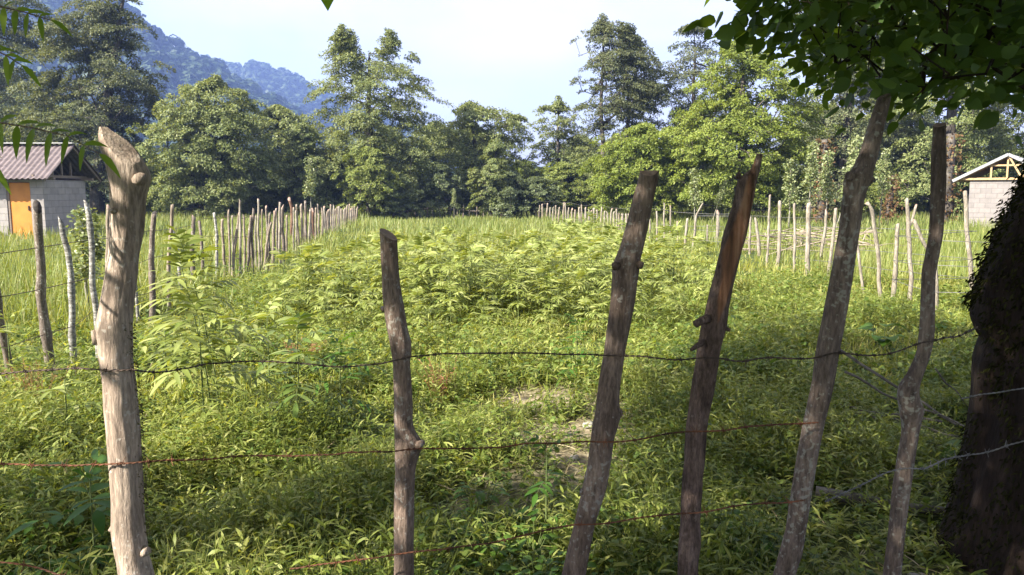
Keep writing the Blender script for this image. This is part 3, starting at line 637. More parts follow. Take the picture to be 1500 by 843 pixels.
# left shed: local frame, x right, y away, origin at front right corner foot
LS = empty('block_shed', (-15.12, 25.62, 0), 'grey concrete block shed with pinkish corrugated roof and orange door, left of the gate', 'shed')
D_ = 2.55; W_ = 5.2; WH = 1.93
put('wall', [box(-.2, 0, .2, D_ - .2, 0, WH - .001), box(-.42, 0, 0, .2, 0, WH), box(-W_, -1.2, 0, .2, 0, WH), box(-1.2, -.42, 0, .2, 1.86, WH), box(-W_, 0, D_ - .2, D_, 0, WH), box(-W_, -W_ + .2, .2, D_ - .2, 0, WH - .001)], M['block'], LS)
dr = put('door', [box(-1.12, -.44, .045, .085, .02, 1.84)], M['door'], LS)
put('handle', [bar((-.52, .02, .95), (-.52, .02, 1.09), .03, .03), bar((-.52, .02, .95), (-.52, .06, .95), .02, .02), bar((-.52, .02, 1.09), (-.52, .06, 1.09), .02, .02)], M['char'], dr)
put('door_frame', [box(-1.198, -1.125, .02, .19, 0, 1.858), box(-.437, -.422, .02, .19, 0, 1.858)], M['oldwood'], LS)
rz_, ez, ym = 3.12, 1.96, D_ / 2
rf = put('roof', [corrugated(-W_ - .3, .42, -.46, ez, ym, rz_, .012, .18, .019), corrugated(-W_ - .3, .42, D_ + .46, ez, ym, rz_, .012, .18, .019)], M['asbestos'], LS)
put('ridge_cap', [bar((-W_ - .3, ym - .07, rz_ + .045), (.44, ym - .07, rz_ + .045), .24, .02), bar((-W_ - .3, ym + .07, rz_ + .043), (.44, ym + .07, rz_ + .043), .24, .02)], M['ridge'], rf)
tim = [bar((-W_, .1, WH + .045), (.34, .1, WH + .045), .1, .08), bar((-W_, D_ - .1, WH + .045), (.34, D_ - .1, WH + .045), .1, .08), bar((-.1, -.35, WH + .12), (-.1, D_ + .35, WH + .12), .06, .09)]
for yy, ln in ((.75, .55), (1.3, 1.0), (1.85, .5)): tim.append(bar((-.1, yy, WH + .165), (-.1, yy, WH + .165 + ln * .9), .05, .07))
tim += [bar((-.1, .3, WH + .165), (-.1, .95, WH + .85), .045, .06)]
for xx in (.33, -.95, -2.2, -3.5, -4.8):
    tim += [bar((xx, -.42, ez - .045), (xx, ym, rz_ - .075), .05, .06), bar((xx, D_ + .42, ez - .045), (xx, ym, rz_ - .075), .05, .06)]
put('roof_truss', tim, M['oldwood'], LS)
put('ceiling_board', [box(-W_ + .21, -.22, .21, D_ - .21, WH - .06, WH - .03)], M['darkin'], LS)
# right shed, gable towards us
RS = empty('gabled_shed', (atY(1420, HZ, 34.6).x, 34.6, 0), 'small pale block shed with golden timber gable and zinc roof, right behind the mossy trunk', 'shed')
RS.rotation_euler = (0, 0, R(-38))
# local: gable wall along +x (width GW), depth along +y
GW, GD, GH = 2.75, 3.4, 2.03
put('wall', [box(0, GW, 0, .2, 0, GH), box(0, .2, .2, GD - .2, 0, GH - .001), box(GW - .2, GW, .2, GD - .2, 0, GH - .001), box(0, GW, GD - .2, GD, 0, GH)], M['block_pale'], RS)
xm, rz2, ez2 = GW / 2, 3.12, 2.02
def roofplane(xa, za, xb, zb, y0, y1):
    V, f = corrugated(y0, y1, xa, za, xb, zb, .01, .1, .012)
    V = V[:, [1, 0, 2]]; return V, [q[:, ::-1] for q in f]
rf = put('roof', [roofplane(-.62, ez2, xm, rz2, -.22, GD + .4), roofplane(GW + .62, ez2, xm, rz2, -.22, GD + .4)], M['zincroof'], RS)
V, f = roofplane(GW + .62, ez2 + .022, xm + .5, rz2 - .5 * (rz2 - ez2) / (GW / 2 + .62) + .022, .1, 1.5); link('rusty_sheet', mesh_np('rusty_sheet', V, f, [M['rustroof']]), rf)['label'] = 'rust red sheet patch of the roof'
put('verge_board', [bar((-.64, -.23, ez2 - .02), (xm, -.23, rz2 - .02), .03, .12), bar((GW + .64, -.23, ez2 - .021), (xm, -.23, rz2 - .021), .03, .12)], M['zincroof'], rf)
tm = [bar((-.55, .1, GH + .055), (GW + .55, .1, GH + .055), .12, .1), bar((-.6, -.07, GH + .05), (GW + .6, -.07, GH + .05), .07, .08)]
tm += [bar((.45, -.07, GH + .62), (GW - .45, -.07, GH + .62), .05, .07)]
for xx, hh in ((.78, .52), (1.37, .92), (1.95, .5)): tm.append(bar((xx, -.07, GH + .09), (xx, -.07, GH + .09 + hh), .07, .07))
tm += [bar((1.42, -.13, GH + .95), (1.9, -.13, GH + .1), .06, .07)]
for yy in (-.15, .35, 1.3, 2.3, 3.3):
    tm += [bar((-.58, yy, ez2 - .05), (xm, yy, rz2 - .07), .05, .07), bar((GW + .58, yy, ez2 - .05), (xm, yy, rz2 - .07), .05, .07)]
for t in (.2, .45, .7):
    for sx_ in (-1, 1):
        xa = xm + sx_ * (GW / 2 + .6) * (1 - t); za = ez2 + (rz2 - ez2) * t - .03; tm.append(bar((xa, -.19, za), (xa, GD + .35, za), .05, .03))
put('roof_truss', tm, M['newwood'], RS)

# ------------------------------------------------------------------ fence posts
def post_np(pts, rad, g, n=10, step=.06, rough=.08, knots=2):
    """crooked round post along pts, knobbly radius; returns verts, faces, top loop indices"""
    P = np.array(pts, float); seg = np.r_[0, np.cumsum(np.linalg.norm(np.diff(P, axis=0), axis=1))]
    m = max(6, int(seg[-1] / step)); s = np.linspace(0, seg[-1], m)
    Q = np.column_stack([np.interp(s, seg, P[:, k]) for k in range(3)])
    rr = np.interp(s, seg, rad)
    for _ in range(knots): c = g.uniform(0, seg[-1]); rr = rr * (1 + g.uniform(.08, .3) * np.exp(-((s - c) / .05) ** 2))
    wob = np.column_stack([fbm(s * 2.2, s * 0 + 3, int(g.integers(999))), fbm(s * 2.2, s * 0 + 7, int(g.integers(999)))]) - .45
    Q[:, :2] += wob * .05 * np.minimum(1, s / .3)[:, None]
    a = np.arange(n) * 2 * math.pi / n
    nz = 1 + rough * 2 * (fbm(np.repeat(s * 9, n), np.tile(a * 1.6, m), int(g.integers(999))) - .45)
    V = np.repeat(Q, n, 0); ra = np.repeat(rr, n) * nz
    V[:, 0] += ra * np.cos(np.tile(a, m)); V[:, 1] += ra * np.sin(np.tile(a, m))
    q = np.array([(i * n + j, i * n + (j + 1) % n, (i + 1) * n + (j + 1) % n, (i + 1) * n + j) for i in range(m - 1) for j in range(n)])
    # slanted top
    az = g.uniform(0, 6.28); sl = g.uniform(.1, .9) * rr[-1] * 2
    V[-n:, 2] += sl * np.cos(a - az); V = np.vstack([V, V[-n:].mean(0)])
    t = np.array([((m - 1) * n + j, (m - 1) * n + (j + 1) % n, len(V) - 1) for j in range(n)])
    mi = np.r_[np.zeros(len(q), int), np.ones(len(t), int)]
    return V, [q, t], mi
def side_post(path, wpx, label, group, mat='post_a', seed=0, n=9, fork=None, cap='cut'):
    """path: photo points from the top to the foot; the foot stands on the ground"""
    g = np.random.default_rng(seed + 100); fx, fy = path[-1]; b = gnd(fx, fy); Y = b.y; b.z = float(hgt(b.x, b.y))
    pts = [atY(px, py, Y) - Vector((b.x, b.y, 0)) for px, py in path[::-1]]; pts[0] = Vector((0, 0, -.12)) + Vector((0, 0, b.z))
    lean = g.normal() * .06
    pts = [np.array(p) + np.array([0, lean * p[2], -b.z]) for p in pts]
    rad = wpx / F * Y / 2 * (.8 if group == GR else .76 if group == GL and b.y > 9 else .88); m_ = len(pts)
    V, fs, mi = post_np(pts, np.linspace(rad * 1.1, rad * .88, m_), g, n)
    o = link('fence_post', mesh_np('fence_post', V, fs, [M[mat], M[cap]], mi, smooth=True)); o.location = b; tag(o, label, 'fence post', group)
    if fork:
        p2 = [np.array(atY(px, py, Y) - b) for px, py in fork[::-1]]
        V, fs, mi = post_np(p2, np.linspace(rad * .8, rad * .6, len(p2)), g, 7, knots=0); link('fork', mesh_np('fork', V, fs, [M[mat], M['cut']], mi, smooth=True), o)
    return o
GL = 'posts of the left side fence'; GR = 'posts of the right side fence'; GBk = 'posts of the back fence'
LP = [([(2, 392), (8, 470), (18, 585)], 12, 'post_b', 'grey post at the very left edge of the left fence'),
      ([(61, 303), (64, 400), (66, 480), (75, 562)], 15, 'post_b', 'thick brown post nearest the orange door in front of the shed'),
      ([(86, 323), (97, 370), (103, 450), (111, 542)], 10, 'post_birch', 'mottled birch post with dark broken top before the shed wall'),
      ([(116, 298), (124, 340), (134, 430), (147, 536)], 9.5, 'post_birch', 'leaning birch post with pointed pale tip left of the thick tan front post'),
      ([(154, 303), (157, 400), (160, 500)], 7, 'post_a', 'brown post almost hidden behind the thick tan front post'),
      ([(192, 330), (197, 400), (203, 476)], 6, 'post_birch', 'thin mottled post just right of the thick tan front post'),
      ([(221, 312), (219, 390), (223, 472)], 11, 'post_b', 'straight dark topped post second to the right of the thick tan front post'),
      ([(251, 300), (247, 380), (247, 466)], 7, 'post_a', 'tall thin grey post beside the leaning white birch stick'),
      ([(243, 331), (255, 365), (268, 437)], 6, 'post_birch', 'leaning white birch stick in the left fence'),
      ([(281, 318), (280, 370), (283, 425)], 8, 'post_b', 'short brown post right of the leaning white birch stick'),
      ([(292, 324), (296, 355), (298, 415)], 6, 'post_b', 'short brown leaning post behind the tall elder plant'),
      ([(315, 312), (318, 350), (318, 412)], 5.5, 'post_birch', 'thin post with leafy shoots beside it in the left fence'),
      ([(327, 322), (328, 360), (329, 408)], 5.5, 'post_a', 'short tan post third from the tall thin stick in the left fence'),
      ([(347, 312), (343, 360), (340, 408)], 6, 'post_a', 'tan post leaning right at the start of the dense left fence section'),
      ([(354, 294), (353, 350), (352, 410)], 4.5, 'post_pale', 'tall thin straight pole at the start of the dense left fence section'),
      ([(366, 317), (364, 360), (362, 406)], 6, 'post_b', None), ([(373, 306), (371, 350), (369, 405)], 5, 'post_b', None),
      ([(379, 292), (379, 350), (380, 400)], 4.5, 'post_pale', 'tall thin white pole in the dense left fence section'),
      ([(398, 326), (390, 360), (386, 402)], 5, 'post_a', 'slanting stick leaning on the dense left fence section'),
      ([(396, 312), (395, 350), (395, 398)], 5, 'post_b', None), ([(403, 312), (402, 350), (400, 395)], 6, 'post_a', None),
      ([(411, 297), (410, 340), (410, 392)], 5, 'post_pale', 'tall white post in the dense left fence section'),
      ([(416, 303), (416, 350), (414, 390)], 7, 'rust', None), ([(425, 292), (429, 305), (426, 358)], 6.5, 'rusty', 'reddish brown post with crooked tip in the dense left fence section'),
      ([(434, 309), (434, 350), (434, 375)], 4, 'post_pale', None), ([(438, 300), (438, 340), (438, 372)], 4, 'post_a', None), ([(441, 300), (443, 340), (444, 370)], 5, 'post_a', None),
      ([(449, 295), (449, 340), (449, 368)], 5, 'post_b', None), ([(454, 308), (453, 340), (452, 370)], 4.5, 'post_pale', 'white post standing before the end of the dense left fence section'),
      ([(458, 308), (459, 335), (461, 355)], 6, 'rusty', None), ([(467, 314), (467, 335), (467, 352)], 4, 'post_a', None), ([(472, 306), (472, 330), (471, 350)], 4.5, 'post_a', None)]
gg = random.Random(3)
for x in (336, 343, 350, 358, 369, 376, 384, 392, 407, 420, 430, 437, 446, 457, 462, 468):
    LP.append(([(x + gg.uniform(-3, 3), gg.uniform(298, 318)), (x + gg.uniform(-1, 1), 345), (x, np.interp(x, [336, 380, 430, 470], [414, 398, 376, 350]) + gg.uniform(-3, 3))], gg.uniform(3, 4.6), gg.choice(['post_a', 'post_b', 'post_pale']), None))
x = 475
while x < 524:
    t = (x - 475) / 49; LP.append(([(x + gg.uniform(-.7, .7), 305 - 3 * t + gg.uniform(-4, 6)), (x, 318), (x + gg.uniform(-.5, .5), 346 - 20 * t)], gg.uniform(2.8, 4.6), gg.choice(['post_a', 'post_pale', 'post_a']), 'far')); x += gg.uniform(2.2, 3.4)
M['rusty'] = barkmat('reddish_brown_post', (.07, .04, .027), (.13, .075, .05), (.18, .11, .075), 0, .2, 30)
for i, (pa, wp, mt, lb) in enumerate(LP):
    if mt == 'rust': mt = 'post_b'
    side_post(pa, wp, {'far': 'greyish stick post in the far close-set end of the left fence', None: 'weathered post in the dense middle section of the left fence'}.get(lb, lb), GL, mt, i, cap='char' if i in (2, 6, 1) else 'cut')
RP = [([(1413, 282), (1415, 330), (1421, 380), (1425, 440)], 8, 'post_pale', 'crooked pale post standing left of the mossy trunk'),
      ([(1341, 322), (1352, 350), (1370, 385), (1372, 462)], 7.5, 'post_pale', 'bent pale post partly behind the crooked dark front post'),
      ([(1330, 294), (1331, 340), (1333, 400), (1333, 447)], 7.5, 'post_pale', 'pale forked post in the right fence'),
      ([(1313, 328), (1312, 370), (1310, 410), (1306, 443)], 7.5, 'post_pale', 'short pale post left of the forked pale post'),
      ([(1265, 297), (1273, 305), (1279, 345), (1287, 390), (1292, 442)], 7, 'post_pale', 'pale post with hooked bent top in the right fence'),
      ([(1254, 335), (1260, 370), (1267, 432)], 5, 'post_pale', 'thin slanting pale stick just right of the knobbly dark front post'),
      ([(1222, 305), (1219, 350), (1212, 410)], 6, 'post_pale', 'pale post touching the left edge of the knobbly dark front post'),
      ([(1184, 298), (1183, 350), (1183, 405)], 8.5, 'post_pale', 'thick straight pale post between the stripped and the knobbly front posts'),
      ([(1166, 300), (1165, 350), (1164, 397)], 5, 'post_pale', 'slim pale post left of the thick straight pale post'),
      ([(1208, 310), (1205, 350), (1202, 388)], 5.5, 'post_pale', 'pale stick before the brushwood heap'),
      ([(1144, 296), (1143, 340), (1139, 394)], 6.5, 'post_pale', 'brownish pale post third to the right of the stripped front post'),
      ([(1129, 286), (1127, 330), (1123, 388)], 4.2, 'post_pale', 'tall white thin pole right of the stripped front post'),
      ([(1108, 322), (1112, 350), (1113, 376)], 6, 'post_pale', 'short crooked pale stump right beside the stripped front post'),
      ([(1099, 318), (1099, 345), (1098, 374)], 4, 'post_pale', None),
      ([(1051, 311), (1051, 340), (1050, 362)], 6, 'post_pale', 'white post left of the stripped orange front post'),
      ([(1007, 321), (1005, 345), (1003, 369)], 4.5, 'post_pale', 'short post midway between the third and the stripped front posts'),
      ([(1026, 298), (1018, 315), (1017, 340), (1013, 370)], 4, 'post_pale', 'crooked white pole midway between the third and the stripped front posts'),
      ([(982, 302), (982, 335), (981, 359)], 3.2, 'post_pale', None), ([(974, 298), (973, 330), (973, 357)], 3.2, 'post_pale', None), ([(963, 311), (963, 335), (963, 358)], 3.6, 'post_pale', None),
      ([(953, 322), (953, 340), (952, 356)], 3.2, 'post_pale', None), ([(992, 325), (993, 345), (993, 362)], 3, 'post_pale', None), ([(1037, 330), (1037, 345), (1036, 366)], 3.4, 'post_pale', None),
      ([(1075, 335), (1074, 350), (1074, 368)], 4, 'post_pale', None), ([(940, 318), (941, 335), (941, 352)], 3.2, 'post_pale', None), ([(930, 315), (930, 335), (929, 350)], 3.2, 'post_pale', None)]
x = 922
while x > 781:
    t = (x - 781) / 141; RP.append(([(x + gg.uniform(-1.5, 1.5), 297 + 16 * t + gg.uniform(-5, 5)), (x, 312), (x + gg.uniform(-.8, .8), 319 + 28 * t)], gg.uniform(2.2, 3.4) + t * .6, gg.choice(['post_pale', 'post_pale', 'post_a']), 'far')); x -= gg.uniform(3.4, 6)
for i, (pa, wp, mt, lb) in enumerate(RP):
    side_post(pa, wp, {'far': 'thin whitish stick post in the far row of the right fence', None: 'thin pale post in the middle row of the right fence'}.get(lb, lb), GR, mt, 200 + i, fork=[(1343, 302), (1338, 318), (1332, 332)] if i == 2 else None)
# back fence: thin sticks and long rails
x = 527
while x < 780: side_post([(x + gg.uniform(-1, 1), gg.uniform(300, 308)), (x, 318.5)], gg.uniform(1.5, 2.3), 'thin stick post of the low back fence across the field', GBk, 'post_a', int(x)); x += gg.uniform(7, 12)
def pole(name, a, b, r0, mat, label, cat, group=None, seed=0, sag=.0, n=7, bend=.08):
    g = np.random.default_rng(seed); a = np.array(a); b = np.array(b); k = np.linspace(0, 1, 10)[:, None]
    L_ = np.linalg.norm(b - a); P = a * (1 - k) + b * k; P[:, 2] -= sag * 4 * (k * (1 - k))[:, 0]
    P += (np.column_stack([fbm(k[:, 0] * 3, k[:, 0] * 0 + i, int(g.integers(999))) for i in range(3)]) - .45) * bend * min(1, L_) * np.sin(k * math.pi)
    V, f = tube(P - a, np.linspace(r0, r0 * .6, 10), n); o = link(name, mesh_np(name, V, f, [M[mat]], smooth=True)); o.location = a
    return tag(o, label, cat, group)
for i, (xa, ya, xb, yb, lb) in enumerate([(520, 311, 600, 310, 'thin grey rail at the left end of the back fence'), (592, 311, 650, 304, 'rising curved rail of the back fence left of the middle'), (645, 304, 705, 311, 'pale rail in the middle of the back fence'), (690, 310, 785, 308, 'thin rail at the right end of the back fence')]):
    pole('fence_rail', atY(xa, ya, 47.4), atY(xb, yb, 47.4), .06, 'deadwood', lb, 'fence rail', 'rails of the back fence', i, bend=.3)
x = 1000
while x < 1420:
    b = gnd(x, 318); side_post([(x + gg.uniform(-1, 1), gg.uniform(296, 308)), (x, 318)], gg.uniform(1.4, 2.4), 'thin grey stick post at the wood edge beyond the right fence', 'posts at the wood edge', 'deadwood', int(x) + 7); x += gg.uniform(9, 22)
for i, (xa, ya, xb, yb) in enumerate([(990, 303, 1090, 299), (1080, 300, 1200, 304), (1100, 309, 1250, 307), (1180, 303, 1300, 305), (1280, 306, 1400, 301), (1310, 312, 1420, 308)]):
    pole('fence_rail', atY(xa, ya, 47), atY(xb, yb, 47), .035, 'deadwood', 'long thin grey rail at the wood edge beyond the right fence', 'fence rail', 'rails at the wood edge', 20 + i, bend=.4)
# brushwood heap behind the right fence
gb = np.random.default_rng(8); hc = gnd(1190, 372)
for i in range(46):
    a = gb.uniform(0, 3.14); c = np.array([hc.x + gb.normal() * .75, hc.y + gb.normal() * .5, max(.06, gb.uniform(.05, .62))]); l = gb.uniform(.5, 1.3)
    d = np.array([math.cos(a), math.sin(a) * .6, gb.uniform(-.25, .3)]) * l
    p0 = c - d; p0[2] = max(.02, p0[2]); pole('dry_branch', p0, c + d, gb.uniform(.008, .02), 'brush', 'dry cut branch tangled in the brushwood heap behind the right fence', 'branch', 'branches of the brushwood heap', 60 + i, bend=.25, n=5)

# ------------------------------------------------------------------ side fence wires
def wire_mesh(pts, r, g, barb=.0, twist=.045, rb=.0011, sag=.03):
    P = [np.array(pts[0], float)]
    for a, b in zip(pts[:-1], pts[1:]):
        a = np.array(a, float); b = np.array(b, float); L_ = np.linalg.norm(b - a); m_ = max(3, int(L_ / (.012 if barb else .35)))
        s = sag * g.uniform(-.3, 1.0) * min(L_, 1.0)
        j = g.normal(size=3) * .0
        for k in range(1, m_ + 1):
            t = k / m_; q = a * (1 - t) + b * t; q[2] -= s * 4 * t * (1 - t); P.append(q)
    P = np.array(P); return P
def plain_wire(pts, r, mat, label, group, seed):
    g = np.random.default_rng(seed); P = wire_mesh(pts, r, g); V, f = tube(P - P[0], r, 4)
    o = link('barbed_wire', mesh_np('barbed_wire', V, f, [M[mat]])); o.location = P[0]; tag(o, label, 'wire', group)
lf = sorted([(gnd(*p[0][-1]), p[0]) for p in LP if p[3] != 'far'], key=lambda q: q[0].y); lf = [q[0] for q in lf][::2]
for z, nm in ((.42, 'lowest'), (.78, 'middle'), (1.1, 'top')):
    plain_wire([(-5.2, 4.4, z)] + [(q.x + .05, q.y - .04, z + random.uniform(-.05, .05)) for q in lf], .0035, 'wire', nm + ' barbed wire strand of the left side fence', 'wires of the left side fence', int(z * 100))
rfp = sorted([gnd(*p[0][-1]) for p in RP], key=lambda q: q.y)[::2]
for z, nm in ((.3, 'lowest'), (.62, 'middle'), (.98, 'top')):
    plain_wire([(8.2, 9.5, z)] + [(q.x - .04, q.y - .05, z + random.uniform(-.05, .05)) for q in rfp], .004, 'zinc', nm + ' barbed wire strand of the right side fence', 'wires of the right side fence', int(z * 100))

# ------------------------------------------------------------------ the six front posts
def front_post(rows, Y, mat, label, seed, cut=None, bare_fn=None, rough=.05, ydepth=1.0, stubs=(), moss=None, cutmat='cut', flake=0.0):
    """rows: (photo y, left edge, right edge) from the top down, at distance Y; runs on down to the ground"""
    g = np.random.default_rng(seed); rows = np.array(rows, float)
    y, l, r = rows.T; yb = HZ + 1.6 * F / Y + 25
    sl = ((l[-1] + r[-1]) - (l[-3] + r[-3])) / (y[-1] - y[-3]) / 2
    y = np.r_[y, yb]; l = np.r_[l, l[-1] + sl * (yb - y[-2]) * .7 - 2]; r = np.r_[r, r[-1] + sl * (yb - y[-2]) * .7 + 2]
    m_ = 190; ys = np.linspace(y[0], y[-1], m_); ls = np.interp(ys, y, l); rs = np.interp(ys, y, r)
    ker = np.exp(-np.linspace(-2, 2, 7) ** 2); ker /= ker.sum()
    def sm(v): return np.convolve(np.pad(v, 3, mode='edge'), ker, mode='valid')
    ls = sm(ls); rs = sm(rs)
    A = np.array([atY(a, b, Y) for a, b in zip(ls, ys)]); B = np.array([atY(a, b, Y) for a, b in zip(rs, ys)])
    ctr = (A + B) / 2; rad = np.linalg.norm(B - A, axis=1) / 2
    n_ = 36; a = np.arange(n_) * 2 * math.pi / n_
    ly = fbm(ctr[:, 2] * 1.3, ctr[:, 2] * 0 + seed, seed, 2) - .4
    V = np.repeat(ctr, n_, 0); an = np.tile(a, m_); ra = np.repeat(rad, n_); z = V[:, 2].copy()
    nz = fbm(np.cos(an) * 1.5 + 9, z * 7 + np.sin(an) * 1.5, seed, 3) - .44
    nz2 = fbm(np.cos(an) * 5 + 9, z * 22 + np.sin(an) * 5, seed + 5, 3) - .44
    nf = np.clip((fbm(np.cos(an) * 2.2 + 3, z * 6 + np.sin(an) * 2.2, seed + 9, 2) - .42) * 8, 0, 1) if flake else 0
    gr = fbm(np.cos(an) * 4 + 20, np.sin(an) * 4 + z * 1.1 + 20, seed + 3, 3); gr = np.clip(1 - np.abs(gr - .44) * 9, 0, 1) ** 2
    k = 1 - .055 * gr * (1 + rough * 4) + rough * 2.6 * nz + rough * 1.2 * nz2 + flake * (nf - .5)
    V[:, 0] += ra * np.cos(an) * k; V[:, 1] += ra * np.sin(an) * k * ydepth + np.repeat(ly * .12, n_)
    q = np.array([(i * n_ + j, i * n_ + (j + 1) % n_, (i + 1) * n_ + (j + 1) % n_, (i + 1) * n_ + j) for i in range(m_ - 1) for j in range(n_)])[:, ::-1]
    V = np.vstack([V, V[:n_].mean(0), V[-n_:].mean(0)])
    t = np.array([((j + 1) % n_, j, len(V) - 2) for j in range(n_)] + [((m_ - 1) * n_ + j, (m_ - 1) * n_ + (j + 1) % n_, len(V) - 1) for j in range(n_)])[:, ::-1]
    base = Vector((ctr[-1, 0], Y, 0)); V = V - np.array(base)
    bz = np.zeros(len(V))
    if bare_fn:
        pxv, pyv, _ = proj(V + np.array(base)); bz = bare_fn(pxv, pyv, V[:, 1])
    mi = np.r_[np.zeros(len(q), int), np.ones(len(t), int)]
    me = mesh_np('front_post', V, [q, t], [M[mat], M[cutmat]], mi, smooth=True); attr(me, 'bare', bz)
    if cut:
        bm = bmesh.new(); bm.from_mesh(me)
        for (x1, y1, x2, y2, back) in cut:
            p1 = atY(x1, y1, Y) - base; p2 = atY(x2, y2, Y) - base; d = (p2 - p1).normalized(); nn = Vector((0, 1, 0)).cross(d)
            if nn.z < 0: nn = -nn
            nn = (nn + Vector((0, back, 0))).normalized()
            res = bmesh.ops.bisect_plane(bm, geom=bm.verts[:] + bm.edges[:] + bm.faces[:], plane_co=(p1 + p2) / 2, plane_no=nn, clear_outer=True)
            ed = [e for e in res['geom_cut'] if isinstance(e, bmesh.types.BMEdge)]
            fr = bmesh.ops.triangle_fill(bm, edges=ed, use_beauty=True)
            for f_ in fr['geom']:
                if isinstance(f_, bmesh.types.BMFace): f_.material_index = 1; f_.smooth = False
        bm.to_mesh(me); bm.free()
    o = link('fence_post', me); o.location = base; tag(o, label, 'fence post', 'posts of the front fence')
    for s_ in stubs:
        pts = [np.array(atY(px, py, Y) - base) + np.array([0, dy, 0]) for px, py, dy in s_[0]]
        V, f = tube(pts, np.array(s_[1]) / F * Y, 9); link('branch_stub', mesh_np('branch_stub', V, f, [M[mat]], smooth=True), o)
    if moss:
        x0, x1, y0, y1, cnt, edge = moss; P = []
        pyr = g.uniform(y0, y1, cnt); e = np.interp(pyr, ys, rs if edge > 0 else ls); cc = np.interp(pyr, ys, (ls + rs) / 2); hw = np.abs(e - cc)
        th = g.normal(0, .45, cnt) ; Pm = np.array([atY(c_ + edge * h_ * math.cos(t_) * 1.0, b_, Y) - base + Vector((0, h_ / F * Y * math.sin(t_), 0)) for c_, h_, t_, b_ in zip(cc, hw, th, pyr)])
        d = np.column_stack([edge * np.cos(th), np.sin(th), g.uniform(-.8, .5, cnt)]) + g.normal(size=(cnt, 3)) * .5
        V, Q = leaf_arrays(Pm, d, g.normal(size=(cnt, 3)), g.uniform(.005, .011, cnt), np.full(cnt, .006), np.full(cnt, .3), PROF_KITE)
        link('moss', mesh_np('moss', V, [Q], [M['moss']]), o)['kind'] = 'stuff'
    return o
P1 = [(185, 137, 145), (204, 137, 176), (218, 141, 190), (233, 147, 200), (252, 152, 211), (262, 155, 213), (272, 156, 211), (284, 156.5, 207), (308, 157, 205), (337, 156, 204), (377, 155, 197), (400, 153, 197), (447, 147, 194), (480, 143, 193), (507, 147, 195), (533, 151, 196), (560, 156, 201), (600, 157, 204), (625, 160, 206), (672, 163, 208), (725, 167, 211), (772, 168.5, 215), (795, 173, 219), (818, 179, 224), (843, 184, 232)]
front_post(P1, 2.25, 'bark_tan', 'thick pale tan post with slanting pointed top, leftmost of the front fence', 1, cut=[(139, 191, 213, 252, -.55)], rough=.035, moss=(0, 0, 470, 790, 330, 1), cutmat='bark_tan',
           stubs=[([(206, 262, -.01), (213, 268, -.02)], [11, 5]), ([(150, 500, -.02), (144, 482, -.03)], [9, 3]), ([(178, 308, -.045), (181, 310, -.055)], [6, 3]), ([(220, 800, -.03), (221, 802, -.052)], [9, 4]), ([(170, 770, -.02), (167, 772, -.03)], [5, 2])])
P2 = [(334, 556, 582), (350, 557, 581.5), (375, 558, 583), (400, 560, 585), (425, 561, 588), (450, 563, 593), (480, 568, 597.5), (500, 572, 603), (516, 574, 603), (533, 576, 601), (580, 576.5, 604), (618, 576, 604), (632, 576, 606), (645, 577, 615), (653, 577, 621), (661, 577, 617), (672, 577, 612), (690, 578, 608), (730, 576, 606), (790, 576, 605), (843, 576, 605)]
front_post(P2, 2.5, 'bark_brown', 'slim brown front post with a swollen knot near the middle wire', 2, cut=[(556, 336, 583, 352, -.25)], rough=.045,
           stubs=[([(612, 652, -.01), (621, 645, -.02)], [8, 4]), ([(564, 452, -.02), (561, 449, -.025)], [5, 3])])
P3 = [(250, 939, 967), (262, 936, 966), (280, 932, 962), (320, 922, 954), (360, 910.5, 945), (380, 902, 940), (392, 898, 939), (410, 898, 936), (453, 894, 929), (490, 889, 922), (520, 885, 915.5), (560, 877, 909), (590, 873, 906), (607, 871, 909), (618, 867, 906), (640, 864.5, 899), (672, 861, 895), (710, 853, 889), (765, 841, 871.5), (843, 822, 857)]
front_post(P3, 2.5, 'bark_brown', 'stout brown front post with slanting sawn top, left of the splintered post', 3, cut=[(938, 255, 967, 251, -.75)], rough=.045,
           stubs=[([(936, 388, -.01), (940, 385, -.02)], [7, 3]), ([(904, 604, -.015), (910, 602, -.02)], [9, 4]), ([(902, 390, -.01), (897, 386, -.02)], [7, 3]), ([(853, 716, -.02), (849, 719, -.03)], [5, 2])])
P4 = [(226, 1108, 1117), (240, 1103, 1114), (252, 1099, 1112.5), (257, 1084, 1111), (264, 1080.5, 1109), (285, 1077, 1105), (300, 1074, 1102), (325, 1066, 1098), (345, 1059.5, 1094), (375, 1053, 1085), (400, 1046, 1079.5), (453, 1034, 1068), (480, 1028, 1066), (507, 1024, 1058), (560, 1017, 1050), (600, 1013, 1043), (625, 1010, 1039), (672, 1006, 1037), (725, 1001, 1031), (765, 999, 1027), (800, 995.5, 1028), (815, 994, 1024), (843, 993, 1022)]
def strip(px, py, yy):
    c = np.interp(py, [230, 300, 345, 375, 405, 440, 470], [1106, 1094, 1080, 1070, 1066, 1058, 1052]); hw = np.interp(py, [225, 258, 300, 345, 372, 400, 445, 475], [0, 5, 9, 12, 14, 9, 7, 0])
    b = sstep(hw - np.abs(px - c), -1.5, 2) * (yy < 0) * (hw > .5)
    return np.maximum(b, np.exp(-((px - 1033) / 4) ** 2 - ((py - 676) / 9) ** 2) * (yy < 0))
front_post(P4, 2.45, 'bark_rough', 'splintered front post with peeling bark and bare orange wood', 4, bare_fn=strip, rough=.06, flake=.13,
           stubs=[([(1036, 466, -.01), (1024, 468, -.03), (1014, 473, -.035)], [7, 6, 5.5]), ([(1030, 500, -.01), (1018, 504, -.03), (1008, 510, -.035)], [4.5, 4, 2.5]), ([(1060, 480, -.01), (1068, 483, -.015)], [4, 2.5]), ([(1080, 262, .0), (1082.5, 256, .0), (1083, 250, 0)], [4, 3, 1])])
